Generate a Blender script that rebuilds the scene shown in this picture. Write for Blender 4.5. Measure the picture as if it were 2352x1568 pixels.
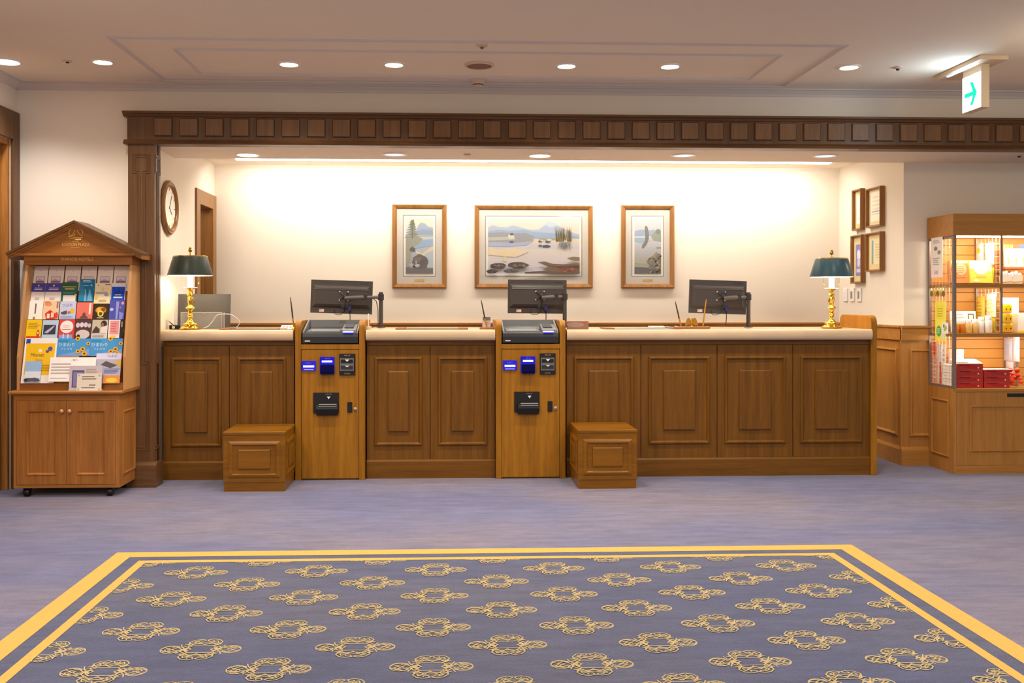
import bpy, bmesh, math, random
from mathutils import Matrix, Vector
for o in list(bpy.data.objects):
    bpy.data.objects.remove(o)
SC = bpy.context.scene
COL = SC.collection
PI = math.pi
# ------------------------------------------------------------------ camera
F = 2200.0                       # focal length in pixels of the 2352 x 1568 frame
TH = math.atan(2200.0 / 52000.0)
CX, CY, EYE = 1121.0, 695.0, 1.3
cd = bpy.data.cameras.new('camera')
cam = bpy.data.objects.new('camera', cd)
COL.objects.link(cam)
cam.location = (0, 0, EYE)
cam.rotation_euler = (PI / 2, 0, -TH)
cd.sensor_width = 36
cd.lens = F / 2352 * 36
cd.shift_x = (1176 - CX) / 2352
cd.shift_y = (CY - 784) / 2352
cd.clip_start = 0.05
SC.camera = cam
# ------------------------------------------------------------------ world and exposure
w = bpy.data.worlds.new('lobby_air')
SC.world = w
w.use_nodes = True
bgn = w.node_tree.nodes['Background']
bgn.inputs[0].default_value = (1.0, 0.93, 0.86, 1)
bgn.inputs[1].default_value = 0.62
SC.view_settings.view_transform = 'Standard'
SC.view_settings.look = 'None'
SC.view_settings.exposure = 0.0
SC.view_settings.gamma = 1.0
WARM = (1.0, 0.86, 0.68)
SOFT = (1.0, 0.93, 0.82)
P_SPOT, P_ALC, P_STRIP, P_LOBBY = 66.0, 30.0, 46.0, 230.0


def lamp(kind, name, loc, power, color=SOFT, rot=(0, 0, 0), **kw):
    d = bpy.data.lights.new(name, kind)
    d.energy = power
    d.color = color
    for k, v in kw.items():
        setattr(d, k, v)
    o = bpy.data.objects.new(name, d)
    o.location = loc
    o.rotation_euler = rot
    COL.objects.link(o)
    return o


# the cove strip washing the wall behind the desk
lamp('AREA', 'cove_light', (0.75, 8.42, 2.515), P_STRIP, (1.0, 0.94, 0.83), rot=(math.radians(18), 0, 0), shape='RECTANGLE', size=5.2, size_y=0.10)
# large ceiling lights of the lobby behind the viewer
for lx, ly in ((-2.2, 0.5), (2.2, 0.5), (-2.2, 3.0), (2.4, 3.0)):
    lamp('AREA', 'lobby_light', (lx, ly, 2.84), P_LOBBY * 0.25, (1.0, 0.90, 0.78), shape='DISK', size=0.5)
lamp('POINT', 'pendant_light', (3.8, 5.2, 2.60), 9.0, (1.0, 0.88, 0.70), shadow_soft_size=0.12)


# ------------------------------------------------------------------ picture to place
_s, _c = math.sin(TH), math.cos(TH)


def at_y(px, py, Y):
    a = (px - CX) / F
    X = Y * (_s + a * _c) / (_c - a * _s)
    zc = X * _s + Y * _c
    return X, EYE - (py - CY) * zc / F


def at_x(px, py, X):
    a = (px - CX) / F
    Y = X * (_c - a * _s) / (_s + a * _c)
    zc = X * _s + Y * _c
    return Y, EYE - (py - CY) * zc / F


def at_z(px, py, z):
    zc = (EYE - z) * F / (py - CY)
    xc = (px - CX) / F * zc
    return zc * _s + xc * _c, zc * _c - xc * _s


def ax(px, Y):
    return at_y(px, 700, Y)[0]


def az(py, Y, px=1100):
    return at_y(px, py, Y)[1]


# ------------------------------------------------------------------ materials
def lin(v):
    v /= 255.0
    return v / 12.92 if v <= 0.04045 else ((v + 0.055) / 1.055) ** 2.4


def rgb(h):
    h = h.lstrip('#')
    return tuple(lin(int(h[i:i + 2], 16)) for i in (0, 2, 4)) + (1.0,)


_M = {}


def mat(name, color, rough=0.5, metal=0.0, emit=None, es=0.0, noise=0.0, nscale=20.0, bump=0.0, bscale=200.0,
        trans=0.0, alpha=1.0, ior=1.45, coat=0.0, spec=0.5):
    if name in _M:
        return _M[name]
    m = bpy.data.materials.new(name)
    _M[name] = m
    m.use_nodes = True
    nt = m.node_tree
    b = nt.nodes['Principled BSDF']
    c = rgb(color) if isinstance(color, str) else tuple(color) + (1.0,)
    b.inputs['Base Color'].default_value = c
    b.inputs['Roughness'].default_value = rough
    b.inputs['Metallic'].default_value = metal
    b.inputs['Transmission Weight'].default_value = trans
    b.inputs['Alpha'].default_value = alpha
    b.inputs['IOR'].default_value = ior
    b.inputs['Coat Weight'].default_value = coat
    b.inputs['Specular IOR Level'].default_value = spec
    if emit:
        b.inputs['Emission Color'].default_value = rgb(emit) if isinstance(emit, str) else tuple(emit) + (1.0,)
        b.inputs['Emission Strength'].default_value = es
    tc = nt.nodes.new('ShaderNodeTexCoord')
    if noise:
        n = nt.nodes.new('ShaderNodeTexNoise')
        n.inputs['Scale'].default_value = nscale
        n.inputs['Detail'].default_value = 5
        nt.links.new(tc.outputs['Object'], n.inputs['Vector'])
        mx = nt.nodes.new('ShaderNodeMix')
        mx.data_type = 'RGBA'
        mx.inputs[6].default_value = tuple(x * (1 - noise) for x in c[:3]) + (1,)
        mx.inputs[7].default_value = tuple(min(1, x * (1 + noise)) for x in c[:3]) + (1,)
        nt.links.new(n.outputs['Fac'], mx.inputs[0])
        nt.links.new(mx.outputs[2], b.inputs['Base Color'])
    if bump:
        n = nt.nodes.new('ShaderNodeTexNoise')
        n.inputs['Scale'].default_value = bscale
        nt.links.new(tc.outputs['Object'], n.inputs['Vector'])
        bp = nt.nodes.new('ShaderNodeBump')
        bp.inputs['Strength'].default_value = bump
        bp.inputs['Distance'].default_value = 0.004
        nt.links.new(n.outputs['Fac'], bp.inputs['Height'])
        nt.links.new(bp.outputs[0], b.inputs['Normal'])
    return m


def flat(h, rough=0.55):
    return mat('print_' + h.lstrip('#'), h, rough, spec=0.3)


def wood(name, dark, light, axis='z', rough=0.35, scale=1.0):
    if name in _M:
        return _M[name]
    m = bpy.data.materials.new(name)
    _M[name] = m
    m.use_nodes = True
    nt = m.node_tree
    b = nt.nodes['Principled BSDF']
    b.inputs['Roughness'].default_value = rough
    b.inputs['Specular IOR Level'].default_value = 0.28
    tc = nt.nodes.new('ShaderNodeTexCoord')
    long_, cross = 1.3 * scale, 26.0 * scale
    sc = {'z': (cross, cross, long_), 'x': (long_, cross, cross), 'y': (cross, long_, cross)}[axis]
    mp = nt.nodes.new('ShaderNodeMapping')
    mp.inputs['Scale'].default_value = sc
    nt.links.new(tc.outputs['Object'], mp.inputs[0])
    n = nt.nodes.new('ShaderNodeTexNoise')
    n.inputs['Scale'].default_value = 1.0
    n.inputs['Detail'].default_value = 6
    n.inputs['Roughness'].default_value = 0.65
    n.inputs['Distortion'].default_value = 0.4
    nt.links.new(mp.outputs[0], n.inputs['Vector'])
    mp2 = nt.nodes.new('ShaderNodeMapping')
    mp2.inputs['Scale'].default_value = tuple(v * 7 for v in sc)
    nt.links.new(tc.outputs['Object'], mp2.inputs[0])
    n2 = nt.nodes.new('ShaderNodeTexNoise')
    n2.inputs['Scale'].default_value = 1.0
    n2.inputs['Detail'].default_value = 2
    nt.links.new(mp2.outputs[0], n2.inputs['Vector'])
    ad = nt.nodes.new('ShaderNodeMath')
    ad.operation = 'MULTIPLY_ADD'
    ad.inputs[1].default_value = 0.35
    nt.links.new(n2.outputs['Fac'], ad.inputs[0])
    nt.links.new(n.outputs['Fac'], ad.inputs[2])
    cr = nt.nodes.new('ShaderNodeValToRGB')
    cr.color_ramp.elements[0].position = 0.45
    cr.color_ramp.elements[0].color = rgb(dark)
    cr.color_ramp.elements[1].position = 0.92
    cr.color_ramp.elements[1].color = rgb(light)
    nt.links.new(ad.outputs[0], cr.inputs[0])
    nt.links.new(cr.outputs[0], b.inputs['Base Color'])
    bp = nt.nodes.new('ShaderNodeBump')
    bp.inputs['Strength'].default_value = 0.12
    bp.inputs['Distance'].default_value = 0.002
    nt.links.new(n2.outputs['Fac'], bp.inputs['Height'])
    nt.links.new(bp.outputs[0], b.inputs['Normal'])
    return m


def carpet(name, c1, c2, c3):
    m = bpy.data.materials.new(name)
    m.use_nodes = True
    nt = m.node_tree
    b = nt.nodes['Principled BSDF']
    b.inputs['Roughness'].default_value = 0.95
    b.inputs['Specular IOR Level'].default_value = 0.1
    b.inputs['Sheen Weight'].default_value = 0.25
    tc = nt.nodes.new('ShaderNodeTexCoord')
    def noise(sc, det, ro):
        mp = nt.nodes.new('ShaderNodeMapping')
        mp.inputs['Scale'].default_value = sc
        nt.links.new(tc.outputs['Object'], mp.inputs[0])
        n = nt.nodes.new('ShaderNodeTexNoise')
        n.inputs['Scale'].default_value = 1
        n.inputs['Detail'].default_value = det
        n.inputs['Roughness'].default_value = ro
        nt.links.new(mp.outputs[0], n.inputs['Vector'])
        return n
    big = noise((0.55, 0.9, 1), 3, 0.5)
    mid = noise((3.5, 16, 4), 6, 0.75)
    fine = noise((160, 190, 160), 3, 0.6)
    r1 = nt.nodes.new('ShaderNodeValToRGB')
    r1.color_ramp.elements[0].position = 0.40
    r1.color_ramp.elements[0].color = rgb(c1)
    r1.color_ramp.elements[1].position = 0.60
    r1.color_ramp.elements[1].color = rgb(c2)
    nt.links.new(big.outputs['Fac'], r1.inputs[0])
    r2 = nt.nodes.new('ShaderNodeValToRGB')
    r2.color_ramp.elements[0].position = 0.38
    r2.color_ramp.elements[0].color = (0.62, 0.62, 0.66, 1)
    r2.color_ramp.elements[1].position = 0.62
    r2.color_ramp.elements[1].color = (1.12, 1.1, 1.1, 1)
    nt.links.new(mid.outputs['Fac'], r2.inputs[0])
    mx = nt.nodes.new('ShaderNodeMix')
    mx.data_type = 'RGBA'
    mx.blend_type = 'MULTIPLY'
    mx.inputs[0].default_value = 0.7
    nt.links.new(r1.outputs[0], mx.inputs[6])
    nt.links.new(r2.outputs[0], mx.inputs[7])
    r3 = nt.nodes.new('ShaderNodeValToRGB')
    r3.color_ramp.elements[0].position = 0.3
    r3.color_ramp.elements[0].color = (0.6, 0.6, 0.6, 1)
    r3.color_ramp.elements[1].position = 0.7
    r3.color_ramp.elements[1].color = (1.25, 1.25, 1.25, 1)
    nt.links.new(fine.outputs['Fac'], r3.inputs[0])
    mx2 = nt.nodes.new('ShaderNodeMix')
    mx2.data_type = 'RGBA'
    mx2.blend_type = 'MULTIPLY'
    mx2.inputs[0].default_value = 0.7
    nt.links.new(mx.outputs[2], mx2.inputs[6])
    nt.links.new(r3.outputs[0], mx2.inputs[7])
    nt.links.new(mx2.outputs[2], b.inputs['Base Color'])
    bp = nt.nodes.new('ShaderNodeBump')
    bp.inputs['Strength'].default_value = 0.5
    bp.inputs['Distance'].default_value = 0.006
    nt.links.new(fine.outputs['Fac'], bp.inputs['Height'])
    nt.links.new(bp.outputs[0], b.inputs['Normal'])
    return m


W_DARK = wood('walnut_frieze', '#583a20', '#735236', 'z', 0.38)
W_DARKX = wood('walnut_rail', '#583a20', '#735236', 'x', 0.38)
W_CTR = wood('oak_counter', '#5e3a0a', '#7e5212', 'z', 0.42)
W_CTRX = wood('oak_counter_rail', '#5e3a0a', '#7e5212', 'x', 0.42)
W_KIO = wood('oak_kiosk', '#80520c', '#ac7418', 'z', 0.4, 0.8)
W_STD = wood('oak_stand', '#8f5826', '#b57a3c', 'z', 0.4)
W_STDX = wood('oak_stand_rail', '#8f5826', '#b57a3c', 'x', 0.4)
W_BOX = wood('oak_step', '#6c440a', '#946014', 'x', 0.3)
W_SHOP = wood('oak_shop', '#a26c30', '#bd8642', 'z', 0.4)
W_SHOPX = wood('oak_shop_rail', '#a26c30', '#bd8642', 'x', 0.4)
W_FRAME = wood('cherry_frame', '#7a5028', '#a47440', 'z', 0.3)
W_DOOR = wood('oak_door', '#8f5a20', '#c48a48', 'z', 0.42)
W_TRAY = wood('leather_wood', '#8a5230', '#b0784c', 'x', 0.5)
WALL = mat('wall_paint', '#ebe0d0', 0.9, noise=0.02, nscale=3, bump=0.08, bscale=300)
CEIL = mat('ceiling_paint', '#efe3cf', 0.9, noise=0.02, nscale=2)
ALCC = mat('alcove_ceiling_paint', '#efe2d0', 0.9)
MOLD = mat('moulding_paint', '#d6ccc4', 0.7)
STONE = mat('counter_marble', '#d2b898', 0.28, noise=0.16, nscale=5, coat=0.2)
BLACK = mat('black_plastic', '#141416', 0.4)
DARK = mat('dark_grey_plastic', '#2b2c30', 0.38)
MONI = mat('monitor_plastic', '#423c3a', 0.42)
GREY = mat('grey_plastic', '#6a6a6c', 0.4)
LGREY = mat('light_grey_plastic', '#a9a9a9', 0.4)
SILV = mat('silver_aluminium', '#b8b0a8', 0.35, metal=0.9)
CHROME = mat('chrome', '#d8d8d8', 0.15, metal=1.0)
BRASS = mat('polished_brass', '#dcb450', 0.16, metal=1.0)
GOLD = mat('gold_leaf', '#f4c468', 0.4, metal=0.15)
WHITE = mat('white_plastic', '#f0ece6', 0.45)
PAPER = flat('#f4eee8')
LEDB = mat('blue_light', '#1010ff', 0.4, emit=(0.10, 0.10, 1.0), es=4.0)
LEDW = mat('blue_white_light', '#c0c0ff', 0.4, emit=(0.5, 0.5, 1.0), es=5.0)
BLUEP = mat('blue_translucent_plastic', '#0a0a60', 0.2, emit=(0.02, 0.015, 0.9), es=0.55)
LAMPG = mat('lamp_glow', '#fff4e0', 0.5, emit=(1.0, 0.86, 0.62), es=14.0)
LAMPW = mat('white_lamp_glow', '#ffffff', 0.5, emit=(1.0, 0.96, 0.92), es=12.0)
ACRYL = mat('clear_acrylic', '#e8ecec', 0.25, alpha=0.10, spec=0.2)
SHADEG = mat('green_lampshade', '#343c34', 0.35)
SHADEB = mat('blue_green_lampshade', '#34525e', 0.3)
SHADEI = mat('lampshade_lining', '#fff4dc', 0.6)


# ------------------------------------------------------------------ mesh collector
class MB:
    def __init__(self):
        self.v, self.f, self.mi, self.ms = [], [], [], []
        self.M = Matrix.Identity(4)

    def add(self, vs, fs, m):
        if m not in self.ms:
            self.ms.append(m)
        k = self.ms.index(m)
        b = len(self.v)
        for v in vs:
            self.v.append(self.M @ Vector(v))
        for f in fs:
            self.f.append([b + i for i in f])
            self.mi.append(k)
        return self

    def box(self, x0, x1, y0, y1, z0, z1, m):
        vs = [(x, y, z) for z in (z0, z1) for y in (y0, y1) for x in (x0, x1)]
        return self.add(vs, [(0, 2, 3, 1), (4, 5, 7, 6), (0, 1, 5, 4), (2, 6, 7, 3), (0, 4, 6, 2), (1, 3, 7, 5)], m)

    def prism(self, pts, a0, a1, m, axis='x'):
        """pts: outline in the plane across axis, extruded from a0 to a1"""
        def P(p, a):
            return {'x': (a, p[0], p[1]), 'y': (p[0], a, p[1]), 'z': (p[0], p[1], a)}[axis]
        n = len(pts)
        vs = [P(p, a0) for p in pts] + [P(p, a1) for p in pts]
        fs = [tuple(range(n)), tuple(range(2 * n - 1, n - 1, -1))]
        fs += [(i, (i + 1) % n, n + (i + 1) % n, n + i) for i in range(n)]
        return self.add(vs, fs, m)

    def lathe(self, prof, m, c=(0, 0, 0), n=28, sx=1.0, caps=False):
        vs, fs = [], []
        for r, z in prof:
            for i in range(n):
                a = 2 * PI * i / n
                vs.append((c[0] + r * math.cos(a) * sx, c[1] + r * math.sin(a), c[2] + z))
        for j in range(len(prof) - 1):
            for i in range(n):
                k = (i + 1) % n
                fs.append((j * n + i, j * n + k, (j + 1) * n + k, (j + 1) * n + i))
        if caps and prof[0][0] > 1e-4:
            fs.append(tuple(range(n - 1, -1, -1)))
        if caps and prof[-1][0] > 1e-4:
            fs.append(tuple((len(prof) - 1) * n + i for i in range(n)))
        return self.add(vs, fs, m)

    def tube(self, pts, r, m, n=8):
        pts = [Vector(p) for p in pts]
        rs = r if isinstance(r, (list, tuple)) else [r] * len(pts)
        vs, fs = [], []
        up = None
        for i, p in enumerate(pts):
            t = (pts[min(i + 1, len(pts) - 1)] - pts[max(i - 1, 0)]).normalized()
            if up is None:
                up = Vector((0, 0, 1)) if abs(t.z) < 0.9 else Vector((1, 0, 0))
            a = t.cross(up)
            if a.length < 1e-5:
                a = t.cross(Vector((0, 1, 0.1)))
            a.normalize()
            b = a.cross(t).normalized()
            up = b
            for k in range(n):
                g = 2 * PI * k / n
                vs.append(p + (a * math.cos(g) + b * math.sin(g)) * rs[i])
        for i in range(len(pts) - 1):
            for k in range(n):
                q = (k + 1) % n
                fs.append((i * n + k, i * n + q, (i + 1) * n + q, (i + 1) * n + k))
        fs.append(tuple(range(n - 1, -1, -1)))
        fs.append(tuple((len(pts) - 1) * n + i for i in range(n)))
        return self.add(vs, fs, m)

    def ball(self, c, r, m, n=14, s=(1, 1, 1)):
        prof = [(max(1e-5, r * math.sin(PI * i / 8)), -r * math.cos(PI * i / 8)) for i in range(9)]
        old = self.M
        self.M = old @ Matrix.Translation(c) @ Matrix.Diagonal((s[0], s[1], s[2], 1))
        self.lathe(prof, m, n=n)
        self.M = old
        return self

    def ring(self, x0, x1, z0, z1, prof, m, y=0.0, cap=None):
        """rectangular mitred moulding on a face looking to -y; prof: (inset, projection) pairs"""
        vs, fs = [], []
        for ins, out in prof:
            vs += [(x0 + ins, y - out, z0 + ins), (x1 - ins, y - out, z0 + ins), (x1 - ins, y - out, z1 - ins), (x0 + ins, y - out, z1 - ins)]
        for j in range(len(prof) - 1):
            for i in range(4):
                k = (i + 1) % 4
                fs.append((j * 4 + i, j * 4 + k, (j + 1) * 4 + k, (j + 1) * 4 + i))
        self.add(vs, fs, m)
        if cap:
            b = len(vs) - 4
            self.add(vs[b:], [(0, 1, 2, 3)], cap)
        return self

    def poly(self, pts, y, m):
        return self.add([(p[0], y, p[1]) for p in pts], [tuple(range(len(pts)))], m)


def obj(name, mb, parent=None, loc=None, rz=0.0, bevel=0.0, smooth=False, rot=None):
    me = bpy.data.meshes.new(name)
    me.from_pydata([tuple(v) for v in mb.v], [], mb.f)
    for m in mb.ms:
        me.materials.append(m)
    for p, k in zip(me.polygons, mb.mi):
        p.material_index = k
    me.validate()
    bm = bmesh.new()
    bm.from_mesh(me)
    bmesh.ops.recalc_face_normals(bm, faces=bm.faces)
    bm.to_mesh(me)
    bm.free()
    if smooth:
        for p in me.polygons:
            p.use_smooth = True
        me.set_sharp_from_angle(angle=math.radians(38))
    o = bpy.data.objects.new(name, me)
    COL.objects.link(o)
    if parent:
        o.parent = parent
    if loc:
        o.location = loc
    o.rotation_euler = rot if rot else (0, 0, rz)
    if bevel:
        b = o.modifiers.new('edge', 'BEVEL')
        b.width = bevel
        b.segments = 2
        b.limit_method = 'ANGLE'
        b.angle_limit = math.radians(50)
    return o


def tag(o, label, cat, group=None):
    o['label'] = label
    o['category'] = cat
    if group:
        o['group'] = group
    return o


def thing(name, label, cat, loc, rz=0.0, group=None):
    o = bpy.data.objects.new(name, None)
    o.empty_display_size = 0.05
    COL.objects.link(o)
    o.location = loc
    o.rotation_euler = (0, 0, rz)
    return tag(o, label, cat, group)


def struct(name, mb, parent=None, **kw):
    o = obj(name, mb, parent, **kw)
    if not parent:
        o['kind'] = 'structure'
    return o


def dup(root, loc, rz=0.0, label=None):
    r = root.copy()
    COL.objects.link(r)
    r.location = loc
    r.rotation_euler = (0, 0, rz)
    if label:
        r['label'] = label
    for ch in list(root.children):
        c = ch.copy()
        COL.objects.link(c)
        c.parent = r
        for g in ch.children:
            d = g.copy()
            COL.objects.link(d)
            d.parent = c
    return r


def text(mb, s, size, x, y, z, m, align='CENTER', sx=1.0, depth=0.0):
    """lettering on a face that looks to -y, centred on (x, z)"""
    cu = bpy.data.curves.new('lettering', 'FONT')
    cu.body = s
    cu.size = size
    cu.align_x = align
    cu.align_y = 'CENTER'
    cu.extrude = depth
    cu.resolution_u = 2
    t = bpy.data.objects.new('lettering', cu)
    COL.objects.link(t)
    bpy.context.view_layer.update()
    me = bpy.data.meshes.new_from_object(t)
    vs = [(x + v.co.x * sx, y - v.co.z, z + v.co.y) for v in me.vertices]
    fs = [tuple(p.vertices) for p in me.polygons]
    bpy.data.objects.remove(t)
    bpy.data.curves.remove(cu)
    bpy.data.meshes.remove(me)
    if vs:
        mb.add(vs, fs, m)


def disc(mb, cx, cz, r, y, m, n=18, rz=None):
    rz = rz or r
    mb.poly([(cx + r * math.cos(2 * PI * i / n), cz + rz * math.sin(2 * PI * i / n)) for i in range(n)], y, m)


def art(mb, w, h, y, prims, step=0.0003, x0=None, z0=0.0):
    """prints on a face looking to -y; u, v run 0..1 over w x h"""
    x0 = -w / 2 if x0 is None else x0
    d = y
    for p in prims:
        d -= step
        k = p[0]
        if k == 'r':                                   # rectangle u0 v0 u1 v1
            _, u0, v0, u1, v1, c = p
            mb.poly([(x0 + u0 * w, z0 + v0 * h), (x0 + u1 * w, z0 + v0 * h), (x0 + u1 * w, z0 + v1 * h), (x0 + u0 * w, z0 + v1 * h)], d, flat(c))
        elif k == 'c':                                 # ellipse u v ru rv
            _, u, v, ru, rv, c = p
            disc(mb, x0 + u * w, z0 + v * h, ru * w, d, flat(c), 16, rv * h)
        elif k == 'p':                                 # polygon
            mb.poly([(x0 + u * w, z0 + v * h) for u, v in p[1]], d, flat(p[2]))
        elif k == 't':                                 # text u v size-of-height string
            _, u, v, s, st, c = p
            text(mb, st, s * h, x0 + u * w, d, z0 + v * h, flat(c))
        elif k == 'l':                                 # lines of small writing u0 v0 u1 v1 n
            _, u0, v0, u1, v1, n, c = p
            rr = random.Random(int(u0 * 100 + v0 * 1000 + n))
            for i in range(n):
                v = v1 - (v1 - v0) * (i + 0.5) / n
                t = (v1 - v0) / n * 0.22
                e = u1 - (u1 - u0) * rr.random() * 0.3
                mb.poly([(x0 + u0 * w, z0 + (v - t) * h), (x0 + e * w, z0 + (v - t) * h), (x0 + e * w, z0 + (v + t) * h), (x0 + u0 * w, z0 + (v + t) * h)], d, flat(c))


def lumps(cx, cy, rx, ry, seed, n=16, j=0.25):
    r = random.Random(seed)
    return [(cx + rx * math.cos(2 * PI * i / n) * (1 + r.uniform(-j, j)), cy + ry * math.sin(2 * PI * i / n) * (1 + r.uniform(-j, j))) for i in range(n)]
# ------------------------------------------------------------------ the setting
YP, YW, YA, YB = 6.86, 6.93, 7.52, 8.78         # pilaster front, left wall, alcove ceiling end, back wall
XL, XR = -2.11, 3.648                           # alcove side walls
ZC, ZA, ZR = 2.86, 2.42, 2.545                  # lobby ceiling, alcove ceiling, cove ceiling
XW = ax(40, YW)                                 # left wall of the lobby
m = MB(); m.box(-6, 8, -4, 9.2, -0.05, 0, carpet('blue_carpet', '#666a92', '#7a748a', '#8080a0'))
struct('floor', m)
m = MB(); m.box(-6, 8, -4, YW + 0.02, ZC, ZC + 0.05, CEIL)
struct('ceiling', m)
m = MB(); m.box(XL - 0.1, 8, YP + 0.06, YA, ZA, ZA + 0.05, ALCC)
m.box(XL - 0.1, XR, YA - 0.02, YA, ZA + 0.05, ZR, ALCC)
m.box(XL - 0.1, XR + 0.1, YA - 0.02, YB + 0.1, ZR, ZR + 0.05, ALCC)
struct('ceiling_alcove', m)
m = MB()
YD0, YD1 = 5.2, at_x(24, 300, XW)[0]
m.box(XW - 0.1, XW, YD1, YW + 0.1, 0, ZC, WALL)
m.box(XW - 0.1, XW, YD0, YD1, 2.44, ZC, WALL)
m.box(XW - 0.1, XW, -4, YD0, 0, ZC, WALL)
struct('wall_left', m)
m = MB(); m.box(XW - 0.1, XL - 0.1, YW, YW + 0.1, 0, ZC, WALL)
struct('wall_front_left', m)
m = MB(); m.box(XL - 0.1, 8, YW, YW + 0.08, ZA + 0.02, ZC, WALL)
struct('wall_above_beam', m)
# alcove left wall with its doorway
yd0, yd1, zd = at_x(455, 600, XL)[0], YB - 0.10, at_x(470, 470, XL)[1]
m = MB()
m.box(XL - 0.1, XL, YP + 0.1, yd0, 0, ZR, WALL)
m.box(XL - 0.1, XL, yd0, yd1, zd, ZR, WALL)
m.box(XL - 0.1, XL, yd1, YB, 0, ZR, WALL)
struct('wall_alcove_left', m)
m = MB(); m.box(XL - 0.1, XR + 0.1, YB, YB + 0.1, 0, ZR, WALL)
struct('wall_back', m)
m = MB(); m.box(XR, XR + 0.1, YA, YB + 0.1, 0, ZR, WALL)
struct('wall_alcove_right', m)
m = MB(); m.box(XR + 0.1, 8, YA, YA + 0.1, 0, ZR, WALL)
struct('wall_shop', m)
# casing and leaf of the doorway on the left wall
m = MB()
zt = 2.64
for a, b2 in ((YD1, YW - 0.012), (YD0 - 0.13, YD0)):
    m.box(XW - 0.002, XW + 0.022, a, b2, 0, zt, W_DARK)
m.box(XW - 0.002, XW + 0.022, YD0, YD1, 2.44, zt, W_DARK)
struct('trim_1', m, bevel=0.003)
m = MB()
m.box(XW - 0.10, XW - 0.005, YD1 - 0.035, YD1, 0, 2.44, W_DOOR)
m.box(XW - 0.10, XW - 0.045, YD1 - 0.07, YD1 - 0.036, 0, 2.44, W_DOOR)
m.box(XW - 0.10, XW - 0.005, YD0, YD1 - 0.036, 2.40, 2.44, W_DOOR)
struct('trim_2', m, bevel=0.002)
m = MB(); m.box(XW - 0.095, XW - 0.055, YD0 + 0.01, YD1 - 0.072, 0.01, 2.395, W_DOOR)
struct('door_1', m, bevel=0.003)
# dark air behind the alcove doorway: a short passage and the open leaf
m = MB()
m.box(XL - 0.14, XL + 0.018, yd0 - 0.10, yd0 + 0.012, 0, zd + 0.11, W_FRAME)
m.box(XL - 0.14, XL + 0.018, yd1 - 0.02, YB - 0.003, 0, zd + 0.11, W_FRAME)
m.box(XL - 0.139, XL + 0.0175, yd0, yd1, zd - 0.015, zd + 0.1095, W_FRAME)
struct('trim_3', m, bevel=0.003)
m = MB()
m.box(XL - 1.0, XL - 0.16, yd1 - 0.075, yd1 - 0.035, 0.01, zd - 0.025, W_FRAME)
struct('door_2', m, bevel=0.003)
m = MB()
m.box(XL - 1.3, XL - 1.25, yd0 - 0.5, YB + 0.1, 0, ZR, WALL)
m.box(XL - 1.3, XL - 0.1, YB, YB + 0.1, 0, ZR, WALL)
m.box(XL - 1.3, XL - 0.1, yd0 - 0.55, yd0 - 0.5, 0, ZR, WALL)
m.box(XL - 1.3, XL - 0.1, yd0 - 0.5, YB, ZR, ZR + 0.04, WALL)
struct('wall_passage', m)
lamp('POINT', 'passage_fill', (XL - 0.6, yd0 + 0.1, 2.35), 9.0, SOFT, shadow_soft_size=0.1)  # added unseen fill lamp, no fitting, so the open leaf shows
# ceiling mouldings of the lobby: crown plus two rectangles
def ceil_rect(name, x0, x1, y0, y1, wd=0.035, t=0.012):
    mm = MB()
    prof = [(0, 0), (0.004, t * 0.6), (wd * 0.45, t), (wd * 0.6, t * 0.5), (wd, 0)]
    vs, fs = [], []
    for ins, out in prof:
        vs += [(x0 + ins, y0 + ins, ZC - out), (x1 - ins, y0 + ins, ZC - out), (x1 - ins, y1 - ins, ZC - out), (x0 + ins, y1 - ins, ZC - out)]
    for j in range(len(prof) - 1):
        for i in range(4):
            k = (i + 1) % 4
            fs.append((j * 4 + i, j * 4 + k, (j + 1) * 4 + k, (j + 1) * 4 + i))
    mm.add(vs, fs, MOLD)
    struct(name, mm)
ceil_rect('trim_4', -2.0, 2.43, 5.70, 6.80)
ceil_rect('trim_5', -1.69, 2.11, 5.94, 6.60, 0.026, 0.012)
prof = [(0, 0), (0, -0.05), (-0.010, -0.05), (-0.014, -0.035), (-0.03, -0.022), (-0.04, -0.012), (-0.055, -0.010), (-0.055, 0)]
m = MB()
m.prism([(YW + a, ZC + b) for a, b in prof], XW, 8, MOLD, 'x')
m.prism([(XW - a, ZC + b) for a, b in prof], -4, YW, MOLD, 'y')
struct('trim_6', m)
# small crown under the cove of the alcove
m = MB(); m.prism([(YB + a * 0.5, ZR + b * 0.6) for a, b in prof], XL, XR, ALCC, 'x')
struct('trim_7', m)
# glowing diffuser of the cove
m = MB(); m.box(ax(545, 8.4), ax(1903, 8.4), 8.33, 8.405, ZR - 0.010, ZR, LAMPW)
t = thing('cove_light', 'long linear light in the cove above the back wall', 'light', (0, 0, 0))
obj('diffuser', m, t)
# beam with square blocks
m = MB()
xb0 = ax(292, YP)
zb0, zb1 = az(331, YP, 300), az(256, YP, 300)
m.box(xb0, 8, YP, YW, zb0 + 0.02, zb1 - 0.02, W_DARK)
m.prism([(YW, zb1), (YP - 0.035, zb1), (YP - 0.035, zb1 - 0.014), (YP - 0.02, zb1 - 0.022), (YP - 0.012, zb1 - 0.034), (YP, zb1 - 0.036), (YW, zb1 - 0.036)], xb0 - 0.025, 8, W_DARKX)
m.prism([(YP + 0.10, zb0), (YP - 0.015, zb0), (YP - 0.022, zb0 + 0.012), (YP - 0.01, zb0 + 0.024), (YP, zb0 + 0.034), (YP + 0.10, zb0 + 0.034)], xb0 - 0.022, 8, W_DARKX)
sq = (az(272, YP, 400), az(312, YP, 400))
x = ax(375, YP)
stepx = (ax(2306, YP) - ax(375, YP)) / 34.0
W_SQ = wood('walnut_block', '#6c4a2c', '#886444', 'z', 0.38)
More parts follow.
